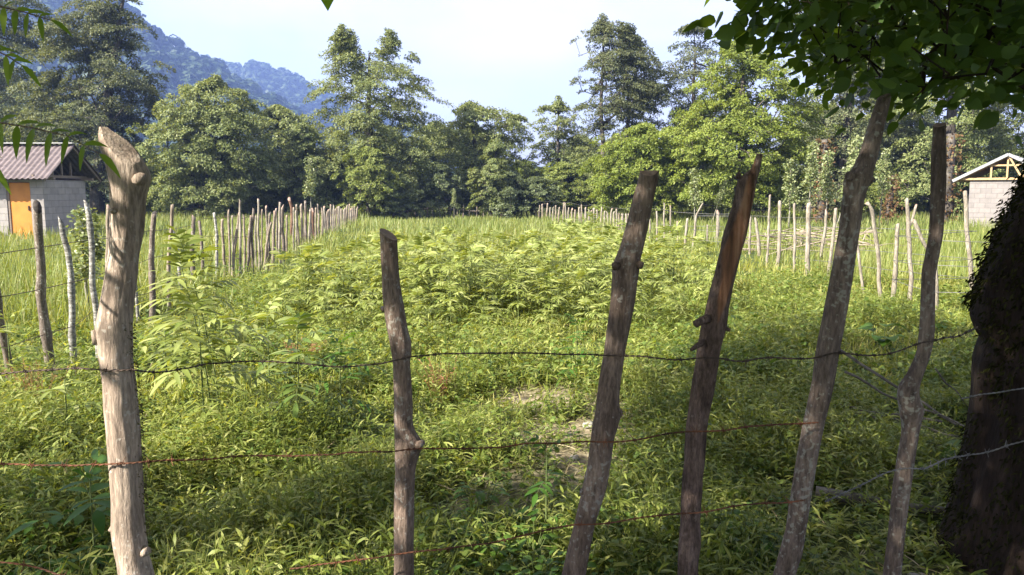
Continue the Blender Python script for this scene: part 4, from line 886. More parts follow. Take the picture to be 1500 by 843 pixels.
P5 = [(138, 1287, 1304), (145, 1284, 1303), (165, 1277, 1298), (187, 1269, 1292), (225, 1257, 1283), (250, 1244, 1275), (258, 1234, 1273), (266, 1232, 1271), (276, 1232, 1266), (290, 1231, 1261), (340, 1225, 1253.5), (400, 1214, 1245), (453, 1204, 1236), (507, 1193, 1225.5), (560, 1186, 1217), (618, 1174, 1204), (672, 1164, 1193.5), (725, 1155, 1184), (772, 1148, 1176), (805, 1139, 1171), (843, 1129, 1159)]
front_post(P5, 2.5, 'bark_grey', 'tall leaning grey front post with a thick collar knot near its top', 5, cut=[(1284, 145, 1303, 142, .4)], rough=.04,
           stubs=[([(1245, 262, -.03), (1234, 258, -.045)], [9, 7]), ([(1262, 262, -.03), (1272, 264, -.03)], [9, 5]), ([(1166, 765, -.03), (1164, 768, -.05)], [8, 5])])
P6 = [(180, 1368, 1385), (190, 1367, 1384), (225, 1362.5, 1383), (280, 1360, 1380), (345, 1357, 1376), (400, 1348, 1367), (453, 1348, 1367.5), (493, 1347, 1368), (520, 1345, 1364), (550, 1333, 1355), (568, 1321, 1349), (582, 1320, 1350), (595, 1322, 1356), (605, 1324, 1359), (614, 1325.5, 1356), (628, 1328, 1353), (640, 1328, 1351), (672, 1322, 1346), (725, 1313, 1338), (780, 1307, 1330), (843, 1296, 1321)]
front_post(P6, 2.6, 'bark_grey', 'thin crooked dark front post with an elbow bend beside the mossy trunk', 6, cut=[(1367, 186, 1385, 180, -.3)], rough=.05)

# barbed wires of the front fence
def barbed(pix, mat, label, seed, r=.0016, every=.085, group='barbed wires of the front fence'):
    g = np.random.default_rng(seed); K_ = [np.array(atY(px, py, Y)) for px, py, Y in pix]
    seg = np.r_[0, np.cumsum([np.linalg.norm(b - a) for a, b in zip(K_[:-1], K_[1:])])]; K_ = np.array(K_)
    m_ = int(seg[-1] / .006); s = np.linspace(0, seg[-1], m_); P = np.column_stack([np.interp(s, seg, K_[:, i]) for i in range(3)])
    ker = np.hanning(25); ker /= ker.sum()
    P = np.column_stack([np.convolve(np.pad(P[:, i], 12, mode='edge'), ker, mode='valid') for i in range(3)])
    P[:, 2] += (fbm(s * 6, s * 0, seed) - .45) * .016; P[:, 1] += (fbm(s * 5, s * 0 + 4, seed) - .45) * .015
    T = norm(np.gradient(P, axis=0)); u = norm(np.cross(T, np.array([[0, 0, 1.]]))); v = np.cross(u, T); ph = s / .038 * 2 * math.pi
    parts = []
    for k in (0, math.pi):
        Q = P + (u * np.cos(ph + k)[:, None] + v * np.sin(ph + k)[:, None]) * r * 1.0; parts.append(tube(Q - P[0], r, 5))
    bA, bB = [], []; t = g.uniform(.02, .08)
    while t < seg[-1]:
        i = min(m_ - 1, int(t / seg[-1] * m_))
        for w_ in range(4):
            d = u[i] * math.cos(w_ * 1.9 + t * 9) + v[i] * math.sin(w_ * 1.9 + t * 9) + T[i] * g.normal() * .35
            bA.append(P[i] - P[0] + T[i] * (w_ - 1.5) * .0028); bB.append(P[i] - P[0] + T[i] * (w_ - 1.5) * .0028 + d * g.uniform(.015, .024))
        for w_ in range(3): pass
        # wrapped coil of the barb
        c = np.arange(22) / 21; ang = c * 4 * math.pi; parts.append(tube(P[i] - P[0] + T[i] * ((c - .5) * .011)[:, None] + (u[i] * np.cos(ang)[:, None] + v[i] * np.sin(ang)[:, None]) * r * 2.3, r * .8, 4))
        t += every * g.uniform(.8, 1.25)
    Vb, Qb = prisms(bA, bB, np.full(len(bA), r * .85), np.full(len(bA), r * .35), 4); parts.append((Vb, [Qb]))
    V, f = merge(parts); o = link('barbed_wire', mesh_np('barbed_wire', V, f, [M[mat]], smooth=True)); o.location = P[0]; return tag(o, label, 'wire', group)
d_ = -.055
barbed([(-60, 552, 2.2), (0, 548, 2.2), (70, 541, 2.2), (130, 538, 2.19), (158, 542, 2.19), (196, 541, 2.19), (230, 546, 2.3), (270, 540, 2.4), (310, 530, 2.42), (400, 530, 2.44), (500, 538, 2.44), (560, 533, 2.43), (573, 529, 2.43), (602, 524, 2.43), (650, 518, 2.44), (720, 516, 2.44), (800, 518, 2.44), (884, 523, 2.43), (915, 522, 2.43), (960, 525, 2.42), (1000, 530, 2.40), (1022, 527, 2.38), (1055, 525, 2.38), (1075, 532, 2.4), (1120, 526, 2.42), (1180, 527, 2.42), (1196, 526, 2.43), (1222, 515, 2.43), (1260, 520, 2.48), (1300, 519, 2.52), (1346, 500, 2.54), (1368, 497, 2.55), (1405, 492, 2.75), (1432, 478, 2.98)],
       'wire', 'dark rusty upper barbed wire across all the front posts', 1)
barbed([(-60, 676, 2.2), (0, 679, 2.2), (60, 680, 2.2), (100, 682, 2.2), (163, 679, 2.19), (206, 676, 2.19), (280, 676, 2.3), (330, 672, 2.36), (400, 669, 2.42), (480, 668, 2.43), (520, 663, 2.43), (577, 661, 2.43), (610, 656, 2.43), (700, 656, 2.44), (735, 658, 2.44), (765, 650, 2.44), (865, 647, 2.43), (896, 647, 2.43), (940, 644, 2.42), (975, 636, 2.4), (1010, 630, 2.385), (1040, 631, 2.385), (1100, 626, 2.42), (1174, 620, 2.43), (1204, 618, 2.43)],
       'rust', 'rusty middle barbed wire from the tan post to the knobbly grey post', 2)
barbed([(1204, 736, 2.45), (1240, 720, 2.5), (1300, 692, 2.53), (1330, 686, 2.54), (1352, 688, 2.54), (1385, 672, 2.7), (1412, 667, 2.78), (1440, 666, 2.8), (1470, 656, 2.8), (1505, 645, 2.8), (1560, 630, 2.8)], 'zinc', 'shiny grey barbed wire in front of the mossy trunk', 3, every=.07)
barbed([(1405, 583, 2.76), (1440, 577, 2.78), (1480, 570, 2.8), (1560, 560, 2.8)], 'zinc', 'short shiny wire crossing the mossy trunk higher up', 6, every=.2)
barbed([(420, 832, 2.44), (500, 826, 2.44), (577, 812, 2.43), (605, 808, 2.43), (660, 803, 2.44), (720, 795, 2.44), (800, 776, 2.43), (841, 766, 2.43), (871, 765, 2.43), (900, 765, 2.42), (960, 755, 2.4), (999, 749, 2.385), (1028, 750, 2.385), (1090, 738, 2.42), (1150, 737, 2.43), (1184, 733, 2.43)], 'rust', 'rusty lower barbed wire between the second and the fifth front posts', 4)
barbed([(-60, 820, 2.2), (0, 825, 2.2), (35, 828, 2.2), (70, 838, 2.2), (100, 848, 2.2), (182, 856, 2.18), (300, 858, 2.3)], 'rust', 'bright rusty lowest barbed wire in the bottom left corner', 5, every=.1)

# ------------------------------------------------------------------ mossy trunk and its overhanging boughs
TY = 3.25
def edge_x(py): return np.interp(py, [-400, 150, 250, 330, 480, 620, 800], [50, 46, 40, 22, 20, 30, 40]) + np.interp(py, [-400, 100, 200, 260, 320, 360, 400, 440, 470, 490, 503, 520, 540, 580, 640, 690, 740, 765, 785, 860], [1560, 1512, 1500, 1488, 1470, 1456, 1441, 1431, 1428, 1432, 1440, 1432, 1425, 1420, 1409, 1395, 1381, 1375, 1366, 1340])
ys = np.linspace(-330, 880, 150); rr_px = np.interp(ys, [-330, 150, 400, 480, 600, 720, 780, 880], [70, 82, 106, 118, 125, 140, 158, 190])
ctr = np.array([atY(edge_x(b) + r_, b, TY) for b, r_ in zip(ys, rr_px)]); rad = rr_px / F * TY
n_ = 72; a = np.arange(n_) * 2 * math.pi / n_; an = np.tile(a, len(ys)); V = np.repeat(ctr, n_, 0); z = V[:, 2].copy()
k = 1 + .16 * (fbm(np.cos(an) * 2 + 5, z * 1.6 + np.sin(an) * 2, 77, 3) - .44) + .22 * (fbm(np.cos(an) * 6 + 5, z * 2.2 + np.sin(an) * 6, 78, 3) - .44) + .05 * np.abs(np.sin(an * 4.5 + z * .8)) * sstep(1.6 - z, 0, 1.6)
k += .16 * np.maximum(0, np.cos(an * 3 + 1.0)) * sstep(.5 - z, 0, .6)
V[:, 0] += np.repeat(rad, n_) * np.cos(an) * k; V[:, 1] += np.repeat(rad, n_) * np.sin(an) * k
q = np.array([(i * n_ + j, (i + 1) * n_ + j, (i + 1) * n_ + (j + 1) % n_, i * n_ + (j + 1) % n_) for i in range(len(ys) - 1) for j in range(n_)])
tb = Vector((ctr[-1, 0], TY, 0)); BT = empty('mossy_tree', tb, 'big old tree with dark mossy trunk at the right edge and leafy boughs overhead', 'tree')
Tv = V.copy(); off = np.array(tb)
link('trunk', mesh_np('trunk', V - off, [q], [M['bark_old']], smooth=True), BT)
g = np.random.default_rng(91)
mN = 60000; vi = g.integers(0, len(Tv), mN); pm = Tv[vi] + g.normal(size=(mN, 3)) * .016; cen = np.repeat(ctr, n_, 0)[vi]
dens = fbm(pm[:, 2] * 2.2, np.arctan2(pm[:, 1] - cen[:, 1], pm[:, 0] - cen[:, 0]) * 1.3, 5, 3); zz = pm[:, 2]
kp = dens > np.interp(zz, [0, .25, .5, .9, 1.02, 1.15, 2.2, 3], [.36, .36, .42, .46, .33, .26, .28, .3]); pm = pm[kp]; cen = cen[kp]
dd = norm(pm - cen) + np.array([0, 0, -.5]) + g.normal(size=pm.shape) * .6
V1, Q1 = leaf_arrays(pm, dd, g.normal(size=pm.shape), g.uniform(.010, .032, len(pm)), g.uniform(.006, .012, len(pm)), np.full(len(pm), .4), PROF_KITE)
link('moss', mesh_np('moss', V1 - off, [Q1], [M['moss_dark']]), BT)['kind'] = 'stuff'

SUNV = np.array(SUN)
def want_shade(gxy):
    """chosen shade map of the ground: how likely unseen boughs are kept for their shadow"""
    P = np.column_stack([gxy, np.zeros(len(gxy))]); px, py, dep = proj(P); near = gxy[:, 1] < 2.7
    thr = np.interp(px, [-200, 300, 620, 850, 960, 1080, 1500, 1900], [715, 725, 712, 710, 625, 490, 462, 448])
    p = sstep(py, thr - 45, thr + 55) * .95
    p = np.maximum(p, .10 * sstep(py, 540, 600) * (px < 900))
    for cx_, cy_, rx_, ry_, k_ in ((950, 700, 75, 45, .9), (70, 640, 120, 60, .8), (270, 655, 110, 45, .8), (640, 690, 90, 40, .7), (100, 800, 90, 30, .45), (460, 790, 90, 30, .4), (1090, 730, 60, 40, .45), (720, 735, 60, 30, .5)):
        p = p * (1 - k_ * np.exp(-((px - cx_) / rx_) ** 2 - ((py - cy_) / ry_) ** 2))
    p = np.where(near, np.where(gxy[:, 0] > -.9, .95, .7), p)
    p = np.where(gxy[:, 1] > 15, 0, p); p = np.where((gxy[:, 0] < -3.2) & (gxy[:, 1] > 4), 0, p)
    return p
def post1_hit(P):
    t = (P[:, 1] - 2.25) / SUNV[1]; hx = P[:, 0] - SUNV[0] * t; hz = P[:, 2] - SUNV[2] * t
    return (t > 0) & (hx > -1.85) & (hx < -.68) & (hz > .0) & (hz < 2.15)
def post_hit(P):
    t = (P[:, 1] - 2.5) / SUNV[1]; hx = P[:, 0] - SUNV[0] * t; hz = P[:, 2] - SUNV[2] * t
    return (t > 0) & (hx > -.6) & (hx < 3.6) & (hz > .05) & (hz < 2.4)
def shade_clusters(lo, hi, n, g, sel):  # unseen leaf clusters placed by the shadow they throw, sparing the tan post
    out = []
    while len(out) < n:
        p = g.uniform(lo, hi, (600, 3)); q = p - SUNV * (p[:, 2] / SUNV[2])[:, None]
        px, py, dep = proj(p); seen = (p[:, 1] > .25) & (py > -70) & (px > -90) & (px < 1590)
        pr = want_shade(q[:, :2]); pr = np.where(post_hit(p), np.maximum(pr, .95), pr); pr = np.where(post1_hit(p), .012, pr)
        ok = (g.uniform(0, 1, 600) < pr) & ~seen & sel(p); out += [tuple(r_) for r_ in p[ok]]
    return np.array(out[:n])
def near_crown(root, trunk, cl, g, per, Lr, Ls, mat, prof, fold=.25, flat=.7, name='crown', trr=None, leaf_ratio=.78, tip=.004, bark='bark_old', draw_trunk=True, step=.5):
    P, par, r, t0 = skeleton(trunk, cl, g, tip_r=tip, step=step, power=2.1)
    ow = cl[:, :2] - np.array(trunk[-1])[:2]; ow = np.column_stack([norm(ow), np.zeros(len(cl))])
    V, Q = spray_leaves(cl, ow, g, per, Lr * g.uniform(.7, 1.3, len(cl)), .3, Ls, Ls * leaf_ratio, .1, flat, prof, fold, .5)
    off = np.array(root.location)
    link(name, mesh_np(name, V - off, [Q], [M[mat]]), root)
    lim = r.copy()
    for i in range(t0, len(r)): lim[i] = min(lim[i], lim[par[i]] * .85, .09)
    ch = np.arange(t0, len(P)); V1, Q1 = prisms(P[par[ch]], P[ch], np.minimum(lim[par[ch]], lim[ch] * 1.4), lim[ch], 6)
    parts = [(V1 - off, [Q1])]
    link('branches', mesh_np('branches', *merge(parts), [M[bark]], smooth=True), root)
tc_ = [tuple(c) for c in ctr[::-1][::12]]; top = np.array(tc_[-1])
upper = [tuple(top + np.array([-.1, -.05, .5])), tuple(top + np.array([-.35, -.2, 1.1])), tuple(top + np.array([-.6, -.5, 1.8]))]
trunkline = tc_ + upper
g = np.random.default_rng(92)
# visible leafy boughs at the top right, 2 to 5 m away
polyv = [(1120, -60), (1112, -5), (1118, 4), (1140, 24), (1150, 64), (1165, 99), (1185, 124), (1215, 122), (1250, 124), (1290, 139), (1325, 172), (1345, 164), (1365, 124), (1400, 132), (1435, 149), (1455, 114), (1480, 124), (1500, 164), (1570, 144), (1570, -60)]
vis = []
vis += [tuple(atY(a_, b_, g.uniform(2.5, 2.9))) for a_, b_ in ((1082, 8), (1075, 22), (1090, 40), (1118, 22))]
while len(vis) < 370:
    px = g.uniform(1060, 1570, 300); py = g.uniform(-60, 200, 300); ok = inpoly(px, py, polyv)
    for a_, b_ in zip(px[ok], py[ok]):
        Y_ = g.uniform(2.4, 6.0) if a_ > 1150 else g.uniform(2.3, 3.2)
        if b_ > 120: Y_ = g.uniform(2.4, 4.0)
        vis.append(tuple(atY(a_, b_ - 12, Y_)))
vis = np.array(vis[:370])
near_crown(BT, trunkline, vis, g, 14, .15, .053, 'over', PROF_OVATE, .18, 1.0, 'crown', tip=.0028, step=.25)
hi_cl = shade_clusters((-3.2, -2.5, 3.0), (6.0, 5.5, 6.5), 2500, g, lambda p: (p[:, 0] + p[:, 1] * .3 > -1.9 - .3 * (p[:, 2] - 3)))  # out-of-view boughs, shaped to throw the wanted shade
near_crown(BT, trunkline, hi_cl, g, 19, .25, .125, 'over_fill', PROF_KITE, 0, .8, 'upper_shade_crown', tip=.004)
V, f = tube(np.array([tuple(ctr[3])] + upper) - off, [.2, .17, .13, .05], 12); link('main_limb', mesh_np('main_limb', V, f, [M['bark_old']], smooth=True), BT)
# little hanging sprig of the sky edge (dark leaves against the sky) belongs to the same boughs

# ------------------------------------------------------------------ left roadside tree with pinnate leaves
LT = empty('pinnate_leaf_tree', (-3.9, -1.3, 0), 'roadside tree whose fresh green feathery leaves hang into the top left corner', 'tree')
g = np.random.default_rng(95)
ltr = [(-3.9, -1.3, -.1), (-3.85, -1.25, 1), (-3.9, -1.2, 2), (-3.8, -1.15, 3), (-3.7, -1.0, 4), (-3.7, -.9, 5), (-3.6, -.8, 6)]
lc = shade_clusters((-6.8, -4, 2.6), (-.8, 4.2, 6.6), 1300, g, lambda p: (p[:, 0] + p[:, 1] * .3 <= -1.9 - .3 * (p[:, 2] - 3)) & (np.hypot(p[:, 0] + 3.7, p[:, 1] + .6) < 4.4))  # unseen crown, its clusters picked to shade the foreground
near_crown(LT, ltr, lc, g, 22, .25, .14, 'walnut_near', PROF_LANCE, 0, .7, 'crown', leaf_ratio=.36, bark='bark_brown')
V, f = tube(np.array(ltr) - np.array(LT.location), np.linspace(.19, .06, 7), 12); link('trunk', mesh_np('trunk', V, f, [M['bark_brown']], smooth=True), LT)
def pinnate(rach, n_pairs, Lf, g, wr=.3, droop=.35, term=True, ang=58, upn=(0, 0, 1), jitter=.15):
    """leaflets along a rachis polyline"""
    P = np.array(rach, float); seg = np.r_[0, np.cumsum(np.linalg.norm(np.diff(P, axis=0), axis=1))]
    base, d, up, L_ = [], [], [], []
    for i in range(n_pairs + (1 if term else 0)):
        t = .22 + .78 * i / n_pairs; s = min(seg[-1], t * seg[-1]); p = np.array([np.interp(s, seg, P[:, k]) for k in range(3)])
        p2 = np.array([np.interp(min(seg[-1], s + .01), seg, P[:, k]) for k in range(3)]); p1 = np.array([np.interp(max(0, s - .01), seg, P[:, k]) for k in range(3)])
        T = (p2 - p1) / max(1e-6, np.linalg.norm(p2 - p1)); u = np.array(upn, float); u = u - T * (u @ T); u /= max(1e-6, np.linalg.norm(u)); sd_ = np.cross(T, u)
        sc = (.75 + .35 * math.sin(math.pi * (i + .6) / (n_pairs + .6)))
        if i == n_pairs: base.append(p); d.append(T); up.append(u); L_.append(Lf * 1.05)
        else:
            for sg in (-1, 1):
                a_ = R(ang + g.normal() * 6); dv = T * math.cos(a_) + sd_ * sg * math.sin(a_) + u * g.normal() * jitter
                base.append(p); d.append(dv); up.append(u + g.normal(size=3) * .2); L_.append(Lf * sc * g.uniform(.85, 1.12))
    L_ = np.array(L_); return leaf_arrays(base, d, up, L_, L_ * wr, np.full(len(L_), droop), PROF_LEAFLET, .16)
PROF_LEAFLET = ((0, .15), (.18, .7), (.42, 1), (.7, .72), (.88, .36), (1, .02))
parts = []; rr_ = []
sprigs = [([(-70, 168, 1.75), (0, 180, 1.72), (50, 188, 1.7), (100, 200, 1.68), (146, 226, 1.66)], 7, .052), ([(-60, 5, 1.6), (0, 10, 1.6), (35, 18, 1.6), (75, 30, 1.6)], 6, .04), ([(-80, 40, 1.5), (-30, 62, 1.5), (10, 82, 1.5), (32, 96, 1.5)], 7, .038),
          ([(-140, 205, 2.0), (-100, 190, 2.02), (-60, 200, 2.05), (-20, 235, 2.08)], 6, .07), ([(-150, 90, 2.0), (-110, 100, 2.02), (-70, 130, 2.05), (-40, 160, 2.08)], 6, .07)]
for pts_, np_, lf_ in sprigs:
    pr_ = [np.array(atY(*q_)) - np.array(LT.location) for q_ in pts_]
    V, Q = pinnate(pr_, np_, lf_, g, .28, .5, upn=(.1, -.75, .6), ang=62); parts.append((V, [Q])); V, f = tube(pr_, np.linspace(.0022, .001, len(pr_)), 5); rr_.append((V, f))
tw = [[(-3.75, -1.1, 3.3), (-2.9, .1, 2.75), (-2.0, 1.2, 2.25), (-1.5, 1.6, 1.98), tuple(atY(-70, 168, 1.75))]]
for pts_, _, _ in sprigs[1:]: tw.append([(-2.3, .9, 2.45), tuple(np.array(atY(*pts_[0])) + np.array([-.15, -.1, .03])), tuple(atY(*pts_[0]))])
for i, t_ in enumerate(tw):
    V, f = tube(np.array(t_) - np.array(LT.location), np.linspace(.02 if i == 0 else .006, .0025, len(t_)), 7); rr_.append((V, f))
link('hanging_leaves', mesh_np('hanging_leaves', *merge(parts), [M['walnut_near']]), LT)
link('hanging_twigs', mesh_np('hanging_twigs', *merge(rr_), [M['bark_brown']], smooth=True), LT)

# ------------------------------------------------------------------ elder plants
def elder_parts(H, n_lv, g, Lf=.12, leaflets=4, stems=1, spread=.22, wr=.27):
    lv, st = [], []
    for s_ in range(stems):
        a0 = g.uniform(0, 6.28); ln = g.uniform(.02, .12) * (0 if stems == 1 else 1.6); h_ = H * (1 if s_ == 0 else g.uniform(.7, .95))
        ks = np.linspace(0, 1, 6); S = np.column_stack([np.cos(a0) * ln * ks ** 1.5 + s_ * .06 * math.cos(a0), np.sin(a0) * ln * ks ** 1.5 + s_ * .06 * math.sin(a0), h_ * ks])
        V, f = tube(S, np.linspace(.007, .003, 6), 5); st.append((V, f))
        for i in range(n_lv):
            t = .3 + .7 * (i / max(1, n_lv - 1)) ** .8
            p = np.array([np.interp(t, ks, S[:, k]) for k in range(3)])
            for o_ in (0, math.pi):
                a_ = i * 1.571 + o_ + g.normal() * .25 + a0; rl = spread * (1.2 - .5 * t) * g.uniform(.8, 1.2)
                el_ = np.interp(t, [.3, .8, 1], [.25, .5, 1.15]) + g.normal() * .12
                dv = np.array([math.cos(a_) * math.cos(el_), math.sin(a_) * math.cos(el_), math.sin(el_)]); q_ = np.linspace(0, 1, 5)[:, None]
                rc = p + dv * rl * q_; rc[:, 2] -= (q_[:, 0] ** 2) * rl * .36
                V, Q = pinnate(rc, leaflets, Lf * (1.1 - .35 * max(0, t - .8) * 5 * .35), g, wr, .30, ang=60, jitter=.1); lv.append((V, [Q]))
                V, f = tube(rc, np.linspace(.0022, .001, 5), 4, cap=False); st.append((V, f))
    return lv, st
def elder(H, n_lv, seed, mat='elder', **kw):
    g = np.random.default_rng(seed); lv, st = elder_parts(H, n_lv, g, **kw); Vl, fl = merge(lv); Vs, fs_ = merge(st)
    return mesh_np('leaves', Vl, fl, [M[mat]]), mesh_np('stem', Vs, fs_, [M['stem']])
def big_elder(px_foot, py_foot, py_top, label, seed, mat='elder', group='single elder plants nearer the gate', n_lv=8, Lf=.12, wr=.21, **kw):
    b = gnd(px_foot, py_foot); H = atY(px_foot, py_top, b.y).z - .02
    l, s = elder(H, n_lv, seed, mat, Lf=Lf * .82, wr=wr * 1.12, **kw); o = empty('elder_plant', (b.x, b.y, float(hgt(b.x, b.y))), label, 'plant', group)
    link('leaves', l, o); link('stem', s, o); return o
big_elder(322, 610, 378, 'tallest elder plant with layered leaves between the left fence and the tan post', 1, stems=2, spread=.38, n_lv=8, Lf=.17, leaflets=4)
big_elder(300, 640, 470, 'shorter elder plant leaning beside the tallest elder plant', 2, spread=.36, n_lv=7, Lf=.17, leaflets=4)
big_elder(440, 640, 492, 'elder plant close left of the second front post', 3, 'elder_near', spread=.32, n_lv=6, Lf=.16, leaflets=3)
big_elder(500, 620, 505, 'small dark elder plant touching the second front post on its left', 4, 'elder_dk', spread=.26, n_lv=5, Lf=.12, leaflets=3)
big_elder(102, 665, 552, 'young pale elder plant left of the tan post foot', 5, spread=.26, n_lv=4, Lf=.13, leaflets=3)
big_elder(20, 600, 470, 'leafy elder plant at the left frame edge by the grey post', 6, spread=.26, n_lv=5, Lf=.12, leaflets=3)
big_elder(245, 560, 478, 'elder plant just right of the tan post behind the upper wire', 7, spread=.34, n_lv=6, Lf=.16, leaflets=3)
big_elder(395, 560, 455, 'elder plant right of the tallest elder plant', 8, spread=.34, n_lv=6, Lf=.16, leaflets=3)
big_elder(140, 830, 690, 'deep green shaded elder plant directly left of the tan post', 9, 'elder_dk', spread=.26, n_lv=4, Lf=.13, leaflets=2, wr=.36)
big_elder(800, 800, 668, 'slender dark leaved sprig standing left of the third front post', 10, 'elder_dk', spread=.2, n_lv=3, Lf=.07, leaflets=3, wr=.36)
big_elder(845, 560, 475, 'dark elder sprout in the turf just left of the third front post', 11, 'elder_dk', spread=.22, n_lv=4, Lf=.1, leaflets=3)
# the thicket: one plant per object, shared meshes
g = np.random.default_rng(70); EP = []
for i in range(7):
    lv, st = elder_parts([.8, .9, .72, .85, .65, .95, .75][i], 6, np.random.default_rng(200 + i), Lf=.125, leaflets=5, stems=2 if i % 2 else 1, spread=.33, wr=.23)
    Vl, fl = merge(lv); Vs, fs_ = merge(st); nl = sum(len(f) for f in fl); V, fs = merge([(Vl, fl), (Vs, fs_)]); tot = sum(len(f) for f in fs)
    EP.append(mesh_np('elder_plant', V, fs, [M['elder'], M['stem']], np.r_[np.zeros(nl, int), np.ones(tot - nl, int)]))
pts = []
thick = [(440, 498), (405, 478), (455, 448), (505, 428), (560, 408), (625, 396), (700, 398), (760, 398), (810, 382), (880, 382), (930, 405), (1000, 425), (1060, 450), (1050, 478), (960, 486), (900, 496), (800, 498), (700, 506), (600, 504), (500, 508), (440, 505)]
tries = 0
while len(pts) < 285 and tries < 60000:
    tries += 1; px = g.uniform(320, 1060); py = g.uniform(378, 510)
    if not inpoly(np.array([px]), np.array([py]), thick)[0]: continue
    b = gnd(px, py)
    if g.uniform() > min(1, .10 + (b.y / 18) ** 2): continue
    if all((b.x - q.x) ** 2 + (b.y - q.y) ** 2 > .40 ** 2 for q in pts): pts.append(b)
for i, b in enumerate(pts):
    o = link('elder_plant', EP[i % 7]); px, py, dp = proj(np.array([[b.x, b.y, 0]])); o.location = (b.x, b.y, float(hgt(b.x, b.y)) - .02)
    mound = g.uniform(-.16, .2) + .55 + .5 * vnoise(np.array([b.x * .45]), np.array([b.y * .3]), 4)[0] + (.06 if 810 < px[0] < 905 and b.y > 14 else 0)
    if b.y < 9.5: mound *= .7
    o.rotation_euler = (g.normal() * .08, g.normal() * .08, g.uniform(0, 6.28)); o.scale = (mound * 1.05, mound * 1.05, mound * g.uniform(.85, 1.1))
    tag(o, 'pale green feathery elder plant in the dense thicket filling the middle of the field', 'plant', 'elder plants of the mid field thicket')

# ------------------------------------------------------------------ low weeds, grass, tall grass (stuff)
def scatter(n, ymin, ymax, g, pxlo=-160, pxhi=1660, power=1.0):
    """points on the ground inside a widened view wedge"""
    Y_ = ymin + (ymax - ymin) * g.uniform(0, 1, n) ** power; lo = (pxlo - CX) / F * Y_ * 1.02 - .5; hi = (pxhi - CX) / F * Y_ * 1.02 + .5
    X_ = lo + (hi - lo) * g.uniform(0, 1, n); return X_, Y_
def weeds(nshoot, ymin, ymax, g, leaves_, L0, W0, H0, power, prof=PROF_LANCE):
    X_, Y_ = scatter(nshoot, ymin, ymax, g, power=power)
    tus = fbm(X_ * 1.3, Y_ * 1.3, 41, 3); keep = g.uniform(0, 1, nshoot) < np.clip((1 - 1.25 * bare(X_, Y_)) * (.45 + 1.3 * sstep(tus, .3, .55)), .0, 1)
    keep &= ~((np.hypot(X_ - tb.x, Y_ - TY) < .5))
    X_ = X_[keep]; Y_ = Y_[keep]; tus = tus[keep]; n = len(X_); Z_ = hgt(X_, Y_)
    H = H0 * (.35 + 1.5 * sstep(tus, .25, .65)) * g.uniform(.5, 1.25, n) * (1 - .6 * bare(X_, Y_))
    az = g.uniform(0, 6.28, n); lean = g.uniform(.1, .6, n)
    i = np.repeat(np.arange(n), leaves_); kk = np.tile(np.arange(leaves_), n); t = (kk + .6 + g.uniform(-.3, .3, len(i))) / leaves_
    hx = np.cos(az[i]) * lean[i] * H[i] * t ** 1.4; hy = np.sin(az[i]) * lean[i] * H[i] * t ** 1.4
    b = np.column_stack([X_[i] + hx, Y_[i] + hy, Z_[i] + H[i] * t * .9])
    a = az[i] + kk * 2.6 + g.normal(0, .5, len(i)); el_ = g.uniform(.0, .75, len(i)) + .25 * t
    d = np.column_stack([np.cos(a) * np.cos(el_), np.sin(a) * np.cos(el_), np.sin(el_)]); up = np.array([[0, 0, 1.]]) + g.normal(size=(len(i), 3)) * .35
    s = g.uniform(.55, 1.3, len(i))
    V, Q = leaf_arrays(b, d, up, L0 * s, W0 * s, g.uniform(.1, .65, len(i)), prof)
    # stems
    T = np.column_stack([X_ + np.cos(az) * lean * H, Y_ + np.sin(az) * lean * H, Z_ + H * .95]); B_ = np.column_stack([X_, Y_, Z_ - .01])
    V2, Q2 = prisms(B_, T, np.full(n, .0016), np.full(n, .0009), 3)
    return merge([(V, [Q]), (V2, [Q2])])
g = np.random.default_rng(80)
w1 = weeds(20000, 2.0, 6.2, g, 8, .068, .0122, .19, .8)
w2 = weeds(30000, 6.0, 13.5, g, 5, .085, .016, .19, .9)
V, fs = merge([w1, w2])
tag(link('low_weeds', mesh_np('low_weeds', V, fs, [M['weed']])), 'lush low weeds carpeting the ground near the fence', 'weeds', kind='stuff')
gv = np.random.default_rng(84)
v1 = weeds(11000, 2.0, 7.5, gv, 7, .036, .027, .13, .85, PROF_OVATE); v2 = weeds(9000, 6.0, 14, gv, 5, .06, .04, .16, .9, PROF_OVATE)
V, fs = merge([v1, v2]); tag(link('clover', mesh_np('clover', V, fs, [M['clover']])), 'small round leaved green ground cover between the weeds', 'weeds', kind='stuff')
def straw(n, g):
    X_, Y_ = scatter(n, 2.2, 13, g, power=.9); bb = bare(X_, Y_); k_ = g.uniform(0, 1, n) < .12 + .88 * np.clip(bb * 1.6, 0, 1) ; X_ = X_[k_]; Y_ = Y_[k_]; n = len(X_)
    a = g.uniform(0, 6.28, n); el_ = np.abs(g.normal(.05, .25, n)); d = np.column_stack([np.cos(a) * np.cos(el_), np.sin(a) * np.cos(el_), np.sin(el_)])
    V, Q = leaf_arrays(np.column_stack([X_, Y_, hgt(X_, Y_) + g.uniform(0, .05, n)]), d, np.array([[0, 0, 1.]]) + g.normal(size=(n, 3)) * .4, g.uniform(.05, .16, n), g.uniform(.003, .007, n), np.full(n, .15), PROF_BLADE)
    tag(link('dead_grass', mesh_np('dead_grass', V, [Q], [M['straw']])), 'dry straw coloured dead grass littering the bare patches and weeds', 'grass', kind='stuff')
M['straw'] = leafmat('dry_straw', [(.16, .12, .07), (.26, .21, .12), (.38, .32, .2)], .2, .7, .15, tcol=(1, 1, .8))
straw(26000, np.random.default_rng(83))
